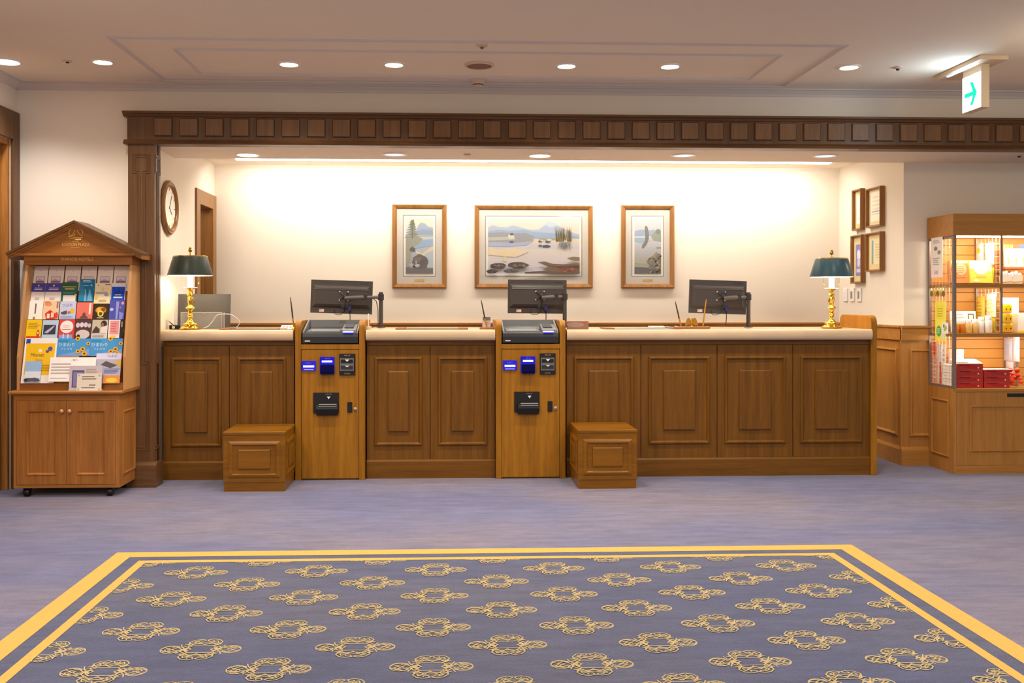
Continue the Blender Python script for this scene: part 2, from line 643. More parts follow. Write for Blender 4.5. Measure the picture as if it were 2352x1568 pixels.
W_GAP_SHADE = mat('walnut_gap_shade', '#2e1c10', 0.6)  # shadow line round each block, put into the colour of a flat quad
for i in range(46):
    m.add([(x - 0.066, YP - 0.0006, sq[1] - 0.005), (x + 0.066, YP - 0.0006, sq[1] - 0.005), (x + 0.066, YP - 0.0006, sq[0] + 0.003), (x - 0.066, YP - 0.0006, sq[0] + 0.003)], [(0, 1, 2, 3)], W_GAP_SHADE)
    m.ring(x - 0.062, x + 0.062, sq[1], sq[0], [(0, 0), (0, 0.005), (0.004, 0.012)], W_SQ, YP, cap=W_SQ)
    x += stepx
struct('trim_8', m)
# pilaster
m = MB()
xp0, xp1 = ax(294, YP), ax(355, YP)
yp1 = YP + 0.14
m.box(xp0, xp1, YP, YW + 0.02, 0, zb0 + 0.01, W_DARK)
m.box(xp0 + 0.05, xp1, YW, yp1, 0, zb0 + 0.01, W_DARK)
def T_mould(mm, cx, z0, z1, wa, wn, y, side=False):
    zt1, zb_ = z1 - 0.13, z0 + 0.62
    pts = [(cx - wn, zb_), (cx - wn, zt1), (cx - wa, zt1), (cx - wa, z1), (cx + wa, z1), (cx + wa, zt1), (cx + wn, zt1), (cx + wn, zb_), (cx + wa, zb_), (cx + wa, z0), (cx - wa, z0), (cx - wa, zb_)]
    for off in (0.0, -0.016):
        q = []
        for i, p in enumerate(pts):
            px_ = p[0] + (-off if p[0] < cx else off)
            pz_ = p[1]
            if abs(p[1] - z1) < 1e-6: pz_ += off
            elif abs(p[1] - z0) < 1e-6: pz_ -= off
            elif abs(p[1] - zt1) < 1e-6: pz_ -= off
            else: pz_ += off
            q.append((px_, pz_))
        q3 = [((a, y, b) if not side else (y, a, b)) for a, b in q + [q[0]]]
        for a, b in zip(q3[:-1], q3[1:]):
            mm.tube([a, b], 0.0045, W_DARK, 6)
cxp = (xp0 + xp1) / 2
T_mould(m, cxp, az(1032, YP, 330), az(355, YP, 330), 0.058, 0.026, YP)
T_mould(m, (YP + yp1) / 2, az(1032, YP, 330), az(355, YP, 330), 0.058, 0.026, xp1, side=True)
m.prism([(YP, 0.0), (YP - 0.03, 0.0), (YP - 0.03, 0.155), (YP - 0.012, 0.175), (YP, 0.18)], xp0 - 0.02, xp1 + 0.02, W_DARKX)
m.box(xp1, xp1 + 0.02, YP - 0.0, yp1, 0, 0.17, W_DARK)
struct('trim_9', m)
# wainscot: back wall, right return, shop wall
def wains(mm, x0, x1, y, n):
    """panelling on a wall that looks to -y"""
    mm.box(x0, x1, y - 0.012, y, 0.15, 1.10, W_SHOP)
    mm.box(x0, x1, y - 0.028, y, 1.0, 1.10, W_SHOPX)
    mm.box(x0, x1, y - 0.04, y, 1.10, 1.117, W_SHOPX)
    mm.prism([(y, 0), (y - 0.028, 0), (y - 0.028, 0.125), (y - 0.018, 0.14), (y - 0.012, 0.15), (y, 0.15)], x0, x1, W_SHOPX)
    wd = (x1 - x0) / n
    for i in range(n):
        mm.ring(x0 + wd * i + 0.07, x0 + wd * (i + 1) - 0.07, 0.23, 0.93, [(0, 0), (0.003, 0.014), (0.012, 0.018), (0.022, 0.006), (0.026, 0.0)], W_SHOP, y - 0.012)
m = MB(); wains(m, XL, XR - 0.042, YB, 10)
struct('trim_10', m)
m = MB()
m.M = Matrix.Translation((XR, 0, 0)) @ Matrix.Rotation(-PI / 2, 4, 'Z')       # local -y -> world -x
wains(m, -YB + 0.042, -YA + 0.0, 0, 2)
struct('trim_11', m)
m = MB(); wains(m, XR - 0.03, XR + 1.0, YA, 2)
struct('trim_12', m)

# ------------------------------------------------------------------ rug inlaid in the carpet
RX0, RX1, RY0, RY1 = -1.71, 2.16, 0.2, 5.04
C_RUG = carpet('navy_carpet', '#474f74', '#525672', '#606080')
C_YEL = mat('yellow_carpet', '#cfa75c', 0.95, noise=0.10, nscale=60, bump=0.4, bscale=300, spec=0.1)
C_MOT = mat('gold_thread', '#b8a67c', 0.9, noise=0.2, nscale=80, spec=0.1)
m = MB()
def band(x0, x1, y0, y1, wd, z, mt):
    for a in ((x0, x1, y1 - wd, y1), (x0, x1, y0, y0 + wd), (x0, x0 + wd, y0 + wd, y1 - wd), (x1 - wd, x1, y0 + wd, y1 - wd)):
        m.add([(a[0], a[2], z), (a[1], a[2], z), (a[1], a[3], z), (a[0], a[3], z)], [(0, 1, 2, 3)], mt)
m.box(RX0, RX1, RY0, RY1, 0.0, 0.005, C_RUG)
band(RX0, RX1, RY0, RY1, 0.094, 0.0062, C_YEL)
band(RX0 + 0.162, RX1 - 0.162, RY0 + 0.162, RY1 - 0.162, 0.044, 0.0062, C_YEL)
def motif():
    L = []
    def el(cx, cy, rx, ry, a0=0, a1=360, n=14, tilt=0):
        t = math.radians(tilt)
        q = []
        for i in range(n + 1):
            a = math.radians(a0 + (a1 - a0) * i / n)
            px_, py_ = rx * math.cos(a), ry * math.sin(a)
            q.append((cx + px_ * math.cos(t) - py_ * math.sin(t), cy + px_ * math.sin(t) + py_ * math.cos(t)))
        return q
    for s in (1, -1):
        k = 1 if s > 0 else -1
        def S(q): return [(s * a, b * k) for a, b in q]
        L.append(S(el(0.112, 0.0, 0.036, 0.038, -150, 150)))
        L.append(S([(0.080, 0.030), (0.098, 0.034), (0.118, 0.026), (0.132, 0.008), (0.118, -0.004), (0.134, -0.018)]))
        L.append(S([(0.084, -0.030), (0.104, -0.024), (0.122, -0.010), (0.108, 0.004), (0.120, 0.016), (0.100, 0.020)]))
        L.append(S([(0.092, -0.012), (0.106, -0.002), (0.098, 0.008)]))
        L.append(S([(0.046, 0.018), (0.060, 0.034), (0.074, 0.016), (0.060, -0.004), (0.048, -0.022), (0.058, -0.036), (0.072, -0.020), (0.060, -0.002), (0.046, 0.018)]))
        L.append(S([(0.044, -0.014), (0.060, 0.004), (0.072, 0.020), (0.082, 0.044)]))
        L.append(S([(0.044, 0.014), (0.062, -0.006), (0.076, -0.024), (0.084, -0.050)]))
        L.append(S([(0.036, 0.0), (0.050, 0.014), (0.070, 0.0), (0.050, -0.014), (0.036, 0.0)]))
        L.append(S([(0.040, 0.036), (0.056, 0.016), (0.080, -0.010), (0.092, -0.024)]))
        L.append(S([(0.038, -0.034), (0.056, -0.014), (0.080, 0.012), (0.090, 0.026)]))
        L.append(S([(0.086, 0.012), (0.104, 0.022), (0.126, 0.026), (0.142, 0.010)]))
        L.append(S([(0.090, -0.020), (0.112, -0.032), (0.134, -0.026), (0.144, -0.008)]))
        def Tq(q): return [(a * s, b * s) for a, b in q]
        L.append(Tq([(-0.058, 0.054), (-0.060, 0.076), (-0.044, 0.098), (-0.020, 0.106), (-0.002, 0.098), (-0.012, 0.086), (-0.026, 0.092), (-0.030, 0.080)]))
        L.append(Tq([(0.058, 0.054), (0.064, 0.078), (0.050, 0.100), (0.026, 0.108), (0.004, 0.100), (0.010, 0.084), (0.028, 0.086), (0.026, 0.096)]))
        L.append(Tq([(-0.062, 0.056), (-0.030, 0.062), (0.0, 0.056), (0.030, 0.062), (0.064, 0.054)]))
        L.append(Tq([(-0.060, 0.072), (-0.040, 0.046), (-0.018, 0.070), (0.004, 0.046), (0.024, 0.072), (0.046, 0.046), (0.060, 0.070)]))
        L.append(Tq([(-0.056, 0.044), (-0.040, 0.038), (0.0, 0.036), (0.040, 0.038), (0.056, 0.044)]))
        L.append(Tq([(-0.048, 0.070), (-0.024, 0.078), (0.0, 0.070), (0.026, 0.076), (0.050, 0.068), (0.044, 0.088), (0.030, 0.078)]))
        L.append(Tq([(-0.034, 0.066), (-0.042, 0.082), (-0.028, 0.090)]))
        L.append(Tq([(-0.046, 0.040), (-0.056, 0.050), (-0.070, 0.052)]))
        L.append(Tq([(0.046, 0.040), (0.056, 0.050), (0.070, 0.052)]))
    return L
MOTIF = motif()
fx0, fx1, fy0, fy1 = RX0 + 0.208, RX1 - 0.208, RY0 + 0.208, RY1 - 0.208
vs, fs = [], []
def ribbon(q, hw, z):
    for (a, b), (c, d) in zip(q[:-1], q[1:]):
        mx_, my_ = (a + c) / 2, (b + d) / 2
        if not (fx0 < mx_ < fx1 and fy0 < my_ < fy1):
            continue
        L = math.hypot(c - a, d - b) or 1
        ux, uy = (c - a) / L, (d - b) / L
        a, b, c, d = a - ux * hw * .5, b - uy * hw * .5, c + ux * hw * .5, d + uy * hw * .5
        k = len(vs)
        z += 0.000004
        vs.extend([(a - uy * hw, b + ux * hw, z), (c - uy * hw, d + ux * hw, z), (c + uy * hw, d - ux * hw, z), (a + uy * hw, b - ux * hw, z)])
        fs.append((k, k + 1, k + 2, k + 3))
row = 0
yy = 3.412 - 0.2063 * 14
while yy < 5.1:
    off = -0.057 if row % 2 == 0 else 0.2275
    for i in range(-5, 6):
        cx_ = off + 0.574 * i
        for kq, q in enumerate(MOTIF):
            ribbon([(cx_ + a, yy + b) for a, b in q], 0.0024, 0.0058 + kq * 0.00006)
    yy += 0.2063
    row += 1
m.add(vs, fs, C_MOT)
tag(obj('rug', m), 'navy rug with double yellow border and gold scroll medallions', 'rug')
# ------------------------------------------------------------------ reception counter
YC, YK = 7.12, 7.06                            # counter front, kiosk front
YT = YC - 0.06                                 # counter top nose
zt_, zb_ = 1.10, 1.022
PANEL = [(0.0, 0.0), (0.001, 0.007), (0.006, 0.013), (0.016, 0.015), (0.024, 0.006), (0.027, 0.0)]
INNER = [(0.0, 0.0), (0.001, 0.009), (0.008, 0.013)]


def cab_section(pxs, label, endp=False):
    x0, x1 = ax(pxs[0], YC), ax(pxs[-1], YC)
    t = thing('counter_cabinet', label, 'counter', ((x0 + x1) / 2, YC, 0), 0, 'panelled cabinets of the reception counter')
    cx = (x0 + x1) / 2
    mb = MB(); mb.box(x0 - cx, x1 - cx, 0.014, 0.70, 0.0, zb_, W_CTR)
    mb.box(x0 - cx, x1 - cx, 0.004, 0.02, 0.985, zb_, W_CTRX)
    obj('carcass', mb, t)
    mb = MB()
    mb.prism([(0.02, 0), (-0.012, 0), (-0.012, 0.125), (-0.006, 0.136), (0.0, 0.139), (0.02, 0.139)], x0 - cx, x1 - cx, W_CTRX)
    obj('plinth', mb, t)
    for a, b in zip(pxs[:-1], pxs[1:]):
        pa, pb = ax(a, YC) - cx + 0.0025, ax(b, YC) - cx - 0.0025
        mb = MB()
        mb.box(pa, pb, 0.0, 0.013, 0.140, 0.982, W_CTR)
        mg = 0.065 if (pb - pa) < 0.5 else 0.062
        mb.ring(pa + mg * .85, pb - mg * .85, 0.24, 0.900, PANEL, W_CTR)
        iw = 0.155 if (pb - pa) < 0.5 else 0.165
        mb.ring(pa + iw, pb - iw, 0.345, 0.795, INNER, W_CTR, 0.0, cap=W_CTR)
        obj('panel', mb, t)
    if endp:
        mb = MB()
        z1, r = 1.205, 0.06
        ye = at_x(1928, 725, x1)[0] - YC
        def pr(y0, y1):
            q = [(y0, 0), (y1, 0)]
            q += [(y1 - r + r * math.cos(a), z1 - r + r * math.sin(a)) for a in [PI / 2 * i / 6 for i in range(7)]]
            q += [(y0 + r + r * math.cos(a), z1 - r + r * math.sin(a)) for a in [PI / 2 + PI / 2 * i / 6 for i in range(7)]]
            return q
        mb.prism(pr(-0.03, ye), 0.001, 0.046, W_KIO)
        tag(obj('counter_end', mb, loc=(x1, YC, 0), bevel=0.004), 'upright oak board with rounded top closing the right end of the counter', 'panel')
    return x0, x1


sec = [cab_section((375, 527, 676), 'two-panel front of the counter between the pillar and the left kiosk'),
       cab_section((842, 988, 1137), 'two-panel front of the counter between the two check-in kiosks'),
       cab_section((1301, 1472, 1647, 1821, 1997), 'four-panel front of the counter right of both kiosks, with rounded end panel', True)]
TOPL = ['short pale marble countertop carrying the laptop at the left end', 'pale marble countertop between the two kiosks', 'long pale marble countertop on the right under the green-blue lamp']
for i, (x0, x1) in enumerate(sec):
    mb = MB()
    a, b = x0 - 0.002, x1 - 0.001
    h = zt_ - zb_
    q = [(0.79, zb_), (0.02, zb_)]
    q += [(0.02 - 0.02 * math.sin(PI * k / 10) - 0.0, zb_ + h / 2 - h / 2 * math.cos(PI * k / 10)) for k in range(1, 10)]
    q += [(0.02, zt_), (0.79, zt_)]
    mb.prism(q, a, b, STONE)
    tag(obj('countertop', mb, loc=(0, YT, 0)), TOPL[i], 'countertop', 'marble countertops')

# ------------------------------------------------------------------ check-in kiosks
def kiosk(x0, x1, label):
    cx = (x0 + x1) / 2
    hw = (x1 - x0) / 2
    t = thing('check_in_kiosk', label, 'kiosk', (cx, YK, 0), 0, 'self check-in kiosks')
    z1, r = 1.168, 0.05
    q = [(0, 0), (0.50, 0), (0.50, z1)] + [(r - r * math.sin(a), z1 - r + r * math.cos(a)) for a in [PI / 2 * i / 7 for i in range(8)]]
    for s in (-1, 1):
        mb = MB()
        mb.prism(q, s * hw - (0.042 if s > 0 else 0), s * hw + (0.042 if s < 0 else 0), W_KIO)
        obj('side_panel', mb, t, bevel=0.002)
    iw = hw - 0.042
    mb = MB()
    mb.box(-iw, iw, 0.004, 0.03, 0.96, 0.995, W_KIO)
    mb.box(-iw, iw, 0.03, 0.50, 0.0, 0.99, W_KIO)
    mb.box(-iw, iw, 0.40, 0.50, 0.99, 1.15, W_KIO)
    obj('carcass', mb, t)
    mb = MB()
    mb.box(-iw + 0.003, iw - 0.003, 0.004, 0.028, 0.012, 0.955, W_KIO)
    d = obj('door', mb, t, bevel=0.001)
    # units let into the door
    def px(v): return (v - 758) * 0.003222
    def pz(v): return 1.30 - (v - 695) * 0.003222
    mb = MB()
    mb.box(px(694), px(726), -0.006, 0.006, pz(849), pz(827), BLUEP)
    mb.box(px(698), px(722), -0.009, -0.005, pz(841.5), pz(837.5), LEDW)
    mb.box(px(699), px(721), -0.008, -0.005, pz(847.5), pz(845.5), LEDB)
    text(mb, 'お支払い', 0.011, px(710), -0.0065, pz(832), flat('#8080ff'))
    obj('coin_slot', mb, d, bevel=0.001)
    mb = MB()
    mb.box(px(735), px(768), -0.008, 0.006, pz(853), pz(818), mat('blue_glow_plastic', '#101070', 0.25, emit=(0.02, 0.015, 0.9), es=0.4, spec=0.2))
    mb.prism([(-0.008, pz(836)), (-0.03, pz(851)), (-0.03, pz(857)), (-0.008, pz(857))], px(737), px(767), mat('dark_blue_plastic', '#040420', 0.9, emit=(0.01, 0.01, 0.5), es=0.06, spec=0.1))
    mb.box(px(740), px(763), -0.012, -0.007, pz(830), pz(826.5), LEDW)
    mb.box(px(737), px(767), -0.0095, -0.0075, pz(834), pz(831.5), BLUEP)
    text(mb, 'カード', 0.012, px(753), -0.0085, pz(822), flat('#9090ff'))
    obj('card_slot', mb, d, bevel=0.001)
    mb = MB()
    mb.box(px(779), px(815), -0.005, 0.006, pz(860), pz(811), BLACK)
    mb.box(px(781), px(812), -0.014, -0.004, pz(850), pz(821), GREY)
    mb.box(px(783), px(810), -0.016, -0.013, pz(832), pz(824), BLACK)
    mb.box(px(783), px(810), -0.017, -0.013, pz(846), pz(838), DARK)
    mb.poly([(px(792), pz(824)), (px(802), pz(824)), (px(797), pz(829))], -0.0165, WHITE)
    mb.poly([(px(792), pz(838)), (px(802), pz(838)), (px(797), pz(841))], -0.0175, WHITE)
    text(mb, 'お札入口', 0.011, px(797), -0.0055, pz(815), flat('#c0c0c0'))
    text(mb, 'お札出口', 0.011, px(797), -0.0055, pz(856), flat('#c0c0c0'))
    obj('banknote_slot', mb, d, bevel=0.001)
    mb = MB()
    mb.box(px(720), px(778), -0.006, 0.006, pz(946), pz(899), BLACK)
    mb.prism([(-0.006, pz(925)), (-0.03, pz(926)), (-0.036, pz(936)), (-0.026, pz(949)), (-0.006, pz(951))], px(728), px(776), BLACK)
    mb.box(px(734), px(774), -0.034, -0.028, pz(926), pz(924), LGREY)
    mb.box(px(734), px(774), -0.038, -0.034, pz(930), pz(929), LGREY)
    mb.poly([(px(751), pz(908)), (px(759), pz(908)), (px(755), pz(914))], -0.0065, WHITE)
    text(mb, 'レシート', 0.012, px(755), -0.0065, pz(903), flat('#c0c0c0'))
    obj('receipt_printer', mb, d, bevel=0.001)
    mb = MB(); mb.box(px(797), px(808), -0.002, 0.006, pz(945), pz(921), BLACK)
    obj('door_handle', mb, d, bevel=0.001)
    mb = MB()
    mb.M = Matrix.Translation((px(815), 0.004, pz(937))) @ Matrix.Rotation(PI / 2, 4, 'X')
    mb.lathe([(0.013, 0), (0.013, 0.006), (0.010, 0.008), (0.0, 0.008)], SILV, n=16)
    obj('lock', mb, d, smooth=True)
    # console
    w_ = iw - 0.008
    mb = MB()
    mb.prism([(0.005, 1.002), (0.38, 0.998), (0.38, 1.168), (0.345, 1.168), (0.27, 1.118), (0.25, 1.098), (0.02, 1.082), (0.008, 1.074), (0.002, 1.05)], -w_, w_, DARK)
    for s in (-1, 1):
        mb.prism([(0.004, 1.06), (0.34, 1.06), (0.36, 1.170), (0.30, 1.170), (0.02, 1.092)], s * w_ - 0.014 * (s > 0), s * w_ + 0.014 * (s < 0), GREY)
    con = obj('console', mb, t, bevel=0.003)
    mb = MB()
    mb.prism([(0.03, 1.083), (0.24, 1.098), (0.24, 1.104), (0.03, 1.089)], -w_ + 0.03, 0.07, GREY)
    mb.prism([(0.045, 1.090), (0.20, 1.1015), (0.20, 1.1035), (0.045, 1.092)], -w_ + 0.055, 0.05, mat('screen_glass', '#8a8c8c', 0.15))
    obj('screen', mb, con)
    mb = MB()
    mb.prism([(0.015, 1.08), (0.24, 1.10), (0.22, 1.135), (0.19, 1.137), (0.045, 1.108), (0.02, 1.10)], 0.085, w_ - 0.016, GREY)
    mb.prism([(0.06, 1.1125), (0.18, 1.135), (0.18, 1.140), (0.06, 1.1175)], 0.098, 0.165, DARK)
    mb.box(0.095, 0.168, -0.002, 0.02, 1.083, 1.089, LEDW)
    mb.box(0.095, 0.168, -0.001, 0.02, 1.072, 1.083, BLUEP)
    obj('card_reader', mb, con)
    mb = MB(); mb.M = Matrix.Translation((0.055, 0.318, 1.148)) @ Matrix.Rotation(math.radians(-35), 4, 'X')
    mb.box(-0.022, 0.022, -0.006, 0.004, -0.014, 0.014, BLACK)
    obj('camera_window', mb, con)
    mb = MB(); mb.box(-w_ + 0.02, -w_ + 0.058, -0.0005, 0.01, 1.016, 1.023, WHITE)
    obj('badge', mb, con)


kiosk(ax(678, YK), ax(838, YK), 'left check-in kiosk of warm oak with three lit payment slots')
kiosk(ax(1139, YK), ax(1299, YK), 'right check-in kiosk of warm oak below the large landscape picture')

# ------------------------------------------------------------------ step boxes
def step_box(x0, x1, y0, y1, h, label):
    cx, w_, d = (x0 + x1) / 2, (x1 - x0) / 2, y1 - y0
    t = thing('wooden_box', label, 'box', (cx, y0, 0), 0, 'panelled wooden boxes at the kiosks')
    mb = MB(); mb.box(-w_ + 0.004, w_ - 0.004, 0.004, d, 0.0, 0.062, W_BOX); obj('plinth', mb, t, bevel=0.002)
    mb = MB(); mb.box(-w_, w_, 0, d, 0.064, h - 0.024, W_BOX)
    fr = [(0, 0), (0.001, 0.004), (0.012, 0.008), (0.022, 0.010), (0.030, 0.003), (0.032, -0.002)]
    mb.ring(-w_ + 0.035, w_ - 0.035, 0.095, h - 0.065, fr, W_BOX)
    mb.ring(-w_ + 0.10, w_ - 0.10, 0.155, h - 0.12, [(0, 0), (0.002, 0.010), (0.008, 0.012)], W_BOX, cap=W_BOX)
    for s in (-1, 1):
        mb.M = Matrix.Translation((s * w_, d / 2, 0)) @ Matrix.Rotation(s * PI / 2, 4, 'Z')
        mb.ring(-d / 2 + 0.035, d / 2 - 0.035, 0.095, h - 0.065, fr, W_BOX)
        mb.ring(-d / 2 + 0.10, d / 2 - 0.10, 0.155, h - 0.12, [(0, 0), (0.002, 0.010), (0.008, 0.012)], W_BOX, cap=W_BOX)
    obj('body', mb, t)
    mb = MB(); mb.box(-w_ - 0.003, w_ + 0.003, -0.003, d, h - 0.022, h, W_BOX); obj('lid', mb, t, bevel=0.003)


Y1 = 6.655
step_box(ax(513, Y1), ax(655, Y1), Y1, 7.085, 0.412, 'low panelled wooden box on the carpet left of the left kiosk')
step_box(ax(1328, Y1), ax(1463, Y1), Y1, 7.085, 0.412, 'low panelled wooden box on the carpet right of the right kiosk')

# ------------------------------------------------------------------ brochure stand
SX0, SX1 = -2.893, -2.196
SCX, SHW = (SX0 + SX1) / 2, (SX1 - SX0) / 2
YS = 6.52
t = thing('brochure_stand', 'gabled wooden brochure stand on casters left of the pillar', 'stand', (SCX, YS, 0))
zl = az(897, YS, 150)
mb = MB(); mb.box(-SHW, SHW, 0.02, 0.36, 0.062, zl - 0.022, W_STD)
mb.box(-SHW, SHW, 0.0, 0.02, 0.062, 0.082, W_STDX)
mb.box(-SHW, SHW, 0.0, 0.02, zl - 0.065, zl - 0.022, W_STDX)
mb.box(-SHW, -SHW + 0.02, 0, 0.02, 0.082, zl - 0.065, W_STD)
mb.box(SHW - 0.025, SHW, 0, 0.02, 0.082, zl - 0.065, W_STD)
mb.M = Matrix.Translation((SHW, 0.19, 0)) @ Matrix.Rotation(PI / 2, 4, 'Z')
mb.ring(-0.13, 0.12, 0.135, 0.57, [(0, 0), (0.002, 0.006), (0.010, 0.008), (0.016, 0.0)], W_STD)
obj('cabinet_body', mb, t)
for s in (-1, 1):
    a, b = (-SHW + 0.022, -0.0015) if s < 0 else (0.0015, SHW - 0.027)
    mb = MB()
    dw = (b - a)
    mb.box(a, b, 0.008, 0.02, 0.085, zl - 0.067, W_STD)
    P_ = [(0, 0), (0, 0.010), (0.062, 0.010), (0.064, 0.016), (0.070, 0.016), (0.076, 0.008), (0.078, 0.0)]
    mb.ring(a, b, 0.085, zl - 0.067, P_, W_STD, 0.008)
    mb.ring(a, b, 0.085, zl - 0.067, [(0, 0), (0, 0.0)], W_STD, 0.008)
    d = obj('door', mb, t)
    k = MB()
    k.M = Matrix.Translation((b - 0.024 if s < 0 else a + 0.024, -0.004, zl - 0.135)) @ Matrix.Rotation(PI / 2, 4, 'X')
    k.lathe([(0.006, 0), (0.006, 0.008), (0.012, 0.013), (0.014, 0.019), (0.012, 0.025), (0.006, 0.029), (0.0, 0.030)], mat('pale_wood_knob', '#c89868', 0.3), n=18)
    obj('knob', k, d, smooth=True)
mb = MB()
mb.prism([(-0.03, zl - 0.020), (0.37, zl - 0.020), (0.37, zl), (-0.022, zl), (-0.03, zl - 0.006)], -SHW - 0.025, SHW + 0.025, W_STDX)
mb.box(-SHW - 0.01, SHW + 0.01, -0.012, 0.36, zl - 0.030, zl - 0.020, W_STDX)
obj('ledge', mb, t, bevel=0.003)
# upper case: cheeks, board, fascia, back slab
zt0 = 1.56
q = [(0.355, zl), (0.04, zl), (0.04, 0.935), (0.175, zt0), (0.355, zt0)]
for s in (-1, 1):
    mb = MB()
    a = -SHW + 0.002 if s < 0 else SHW + 0.008
    mb.prism(q, a, a + 0.018, mat('pale_edge_wood', '#c6935c', 0.45))
    obj('side_panel', mb, t, bevel=0.002)
mb = MB(); mb.box(-SHW - 0.02, SHW + 0.04, 0.36, 0.40, 0.10, 1.66, W_STD)
obj('back_panel', mb, t)
mb = MB(); mb.box(-SHW - 0.006, SHW + 0.027, 0.17, 0.36, zt0 + 0.001, 1.65, W_STDX)
text(mb, 'DAINOSI HOTELS', 0.030, 0.005, 0.1685, 1.598, GOLD, sx=0.92)
obj('fascia', mb, t)
mb = MB()                                                     # inclined board
RB = lambda z: 0.085 + (z - 0.747) * 0.2445
mb.prism([(RB(zl) + 0.01, zl), (RB(zl) + 0.03, zl), (RB(1.56) + 0.03, 1.56), (RB(1.56) + 0.01, 1.56)], -SHW + 0.021, SHW + 0.007, W_STD)
mb.box(-SHW + 0.021, SHW + 0.007, 0.058, 0.074, zl, zl + 0.048, W_STDX)
obj('slanted_board', mb, t)
mb = MB()
gx, gy = 0.455, 0.0
ap, ev = 1.862, 1.640
mb.prism([(-gx + 0.02, ev - 0.004), (gx - 0.02, ev - 0.004), (gx - 0.02, ev + 0.004), (0, ap - 0.03), (-gx + 0.02, ev + 0.004)], 0.155, 0.37, W_STDX, 'y')
obj('gable', mb, t)
mb = MB()
for s in (-1, 1):
    L = math.hypot(gx, ap - ev)
    ux, uz = gx / L, (ap - ev) / L
    for (n0, n1, y0) in ((-0.016, 0.0, 0.118), (-0.030, -0.016, 0.132), (-0.042, -0.030, 0.144)):
        P1 = [(s * gx, ev), (0, ap)]
        mb.prism([(s * (gx + n0 * 0.2), ev + n0), (0, ap + n0), (0, ap + n1), (s * (gx + n1 * 0.2), ev + n1)], y0, 0.38, W_DARKX if n1 > -0.001 else W_STDX, 'y')
mb.box(-gx + 0.05, gx - 0.05, 0.135, 0.38, ev - 0.018, ev - 0.002, W_STDX)
obj('gable_moulding', mb, t)
mb = MB()
gz = 1.762
yy_ = 0.1535
for q_ in ([(-0.040, 0.0), (-0.046, 0.018), (-0.040, 0.034), (-0.030, 0.042)], [(0.030, 0.042), (0.044, 0.034), (0.048, 0.018), (0.044, 0.006)],
           [(-0.046, -0.006), (-0.030, -0.004), (-0.016, 0.010), (-0.004, 0.036), (0.004, 0.018), (0.010, 0.034), (0.022, 0.012), (0.034, -0.002), (0.046, -0.004)],
           [(-0.024, -0.002), (-0.012, 0.018), (-0.004, 0.006), (-0.010, -0.004), (-0.024, 0.002)],
           [(-0.050, -0.012), (-0.030, -0.010), (0.0, -0.018), (0.030, -0.020), (0.046, -0.016)],
           [(-0.036, -0.022), (-0.010, -0.026), (0.016, -0.032), (0.038, -0.030)]):
    mb.tube([(a, yy_, gz + b) for a, b in q_], 0.0028, GOLD, 6)
text(mb, 'HOTEL', 0.014, 0.0, yy_, 1.719, GOLD)
text(mb, 'BOSTON PLAZA', 0.027, 0.0, yy_, 1.697, GOLD, sx=0.95)
text(mb, 'KUSATSU', 0.009, 0.0, yy_, 1.678, GOLD, sx=1.6)
obj('emblem', mb, t)
for sx_ in (-1, 1):
    for y_ in (0.035, 0.32):
        k = MB()
        k.M = Matrix.Translation((sx_ * (SHW - 0.075), y_, 0.028))
        k2 = k.M.copy()
        k.M = k2 @ Matrix.Rotation(PI / 2, 4, 'Y')
        k.lathe([(0.0, -0.02), (0.024, -0.018), (0.027, -0.014), (0.027, 0.014), (0.024, 0.018), (0.0, 0.02)], BLACK, n=20)
        k.M = k2
        k.box(-0.024, 0.024, -0.008, 0.02, 0.012, 0.034, BLACK)
        obj('caster', k, t, smooth=True)

# ---- leaflets in the rack; every one lies on the inclined board
def on_board(px, py, off=0.0):
    Y = YS + 0.15
    for _ in range(12):
        X, z = at_y(px, py, Y)
        Y = YS + RB(z) - off
    return X, Y, z


TILT = math.atan(0.2445)


def leaflet(x0, x1, y0, y1, row, label, prims, bg, name='leaflet', group='leaflets in the rack'):
    """y0 upper and y1 lower picture row of the visible sheet"""
    off = 0.004 + 0.010 * row
    _, Y0, Z0 = on_board(x0, y1, off)
    _, _, Z1 = on_board(x1, y0, off)
    X0, X1 = on_board(x0, (y0 + y1) / 2, off)[0], on_board(x1, (y0 + y1) / 2, off)[0]
    X0, X1 = max(X0, SCX - SHW + 0.0215), min(X1, SCX + SHW + 0.0065)
    h = (Z1 - Z0) / math.cos(TILT)
    w_ = X1 - X0
    mb = MB()
    mb.box(-w_ / 2, w_ / 2, 0, 0.004, 0, h, flat(bg))
    art(mb, w_, h, 0, prims)
    o = obj(name, mb, loc=((X0 + X1) / 2, Y0, Z0), rot=(-TILT, 0, 0))
    tag(o, label, 'leaflet', group)
    return o


# row 0: six hotel leaflets
pos0 = ['leftmost of six in the top row', 'second from the left in the top row', 'third from the left in the top row',
        'behind the turquoise leaflet in the top row', 'above the cream and orange leaflet, top row', 'rightmost in the top row']
xs0 = [(74, 109), (111, 146), (149, 184), (187, 221), (224, 259), (261, 296)]
for i, (a, b) in enumerate(xs0):
    pr = [('c', .5, .82, .05, .025, '#c8c4c4'), ('r', .18, .32, .82, .58, '#a08c98'), ('r', .21, .345, .79, .56, '#e2cfe0'), ('r', .21, .345, .79, .40, '#8c7470'), ('p', [(.25, .40), (.45, .48), (.75, .40)], '#b8a0b0')]
    leaflet(a, b, 611, 668, 0, 'cream hotel leaflet with small lavender photo, ' + pos0[i], pr, '#f3e6da')
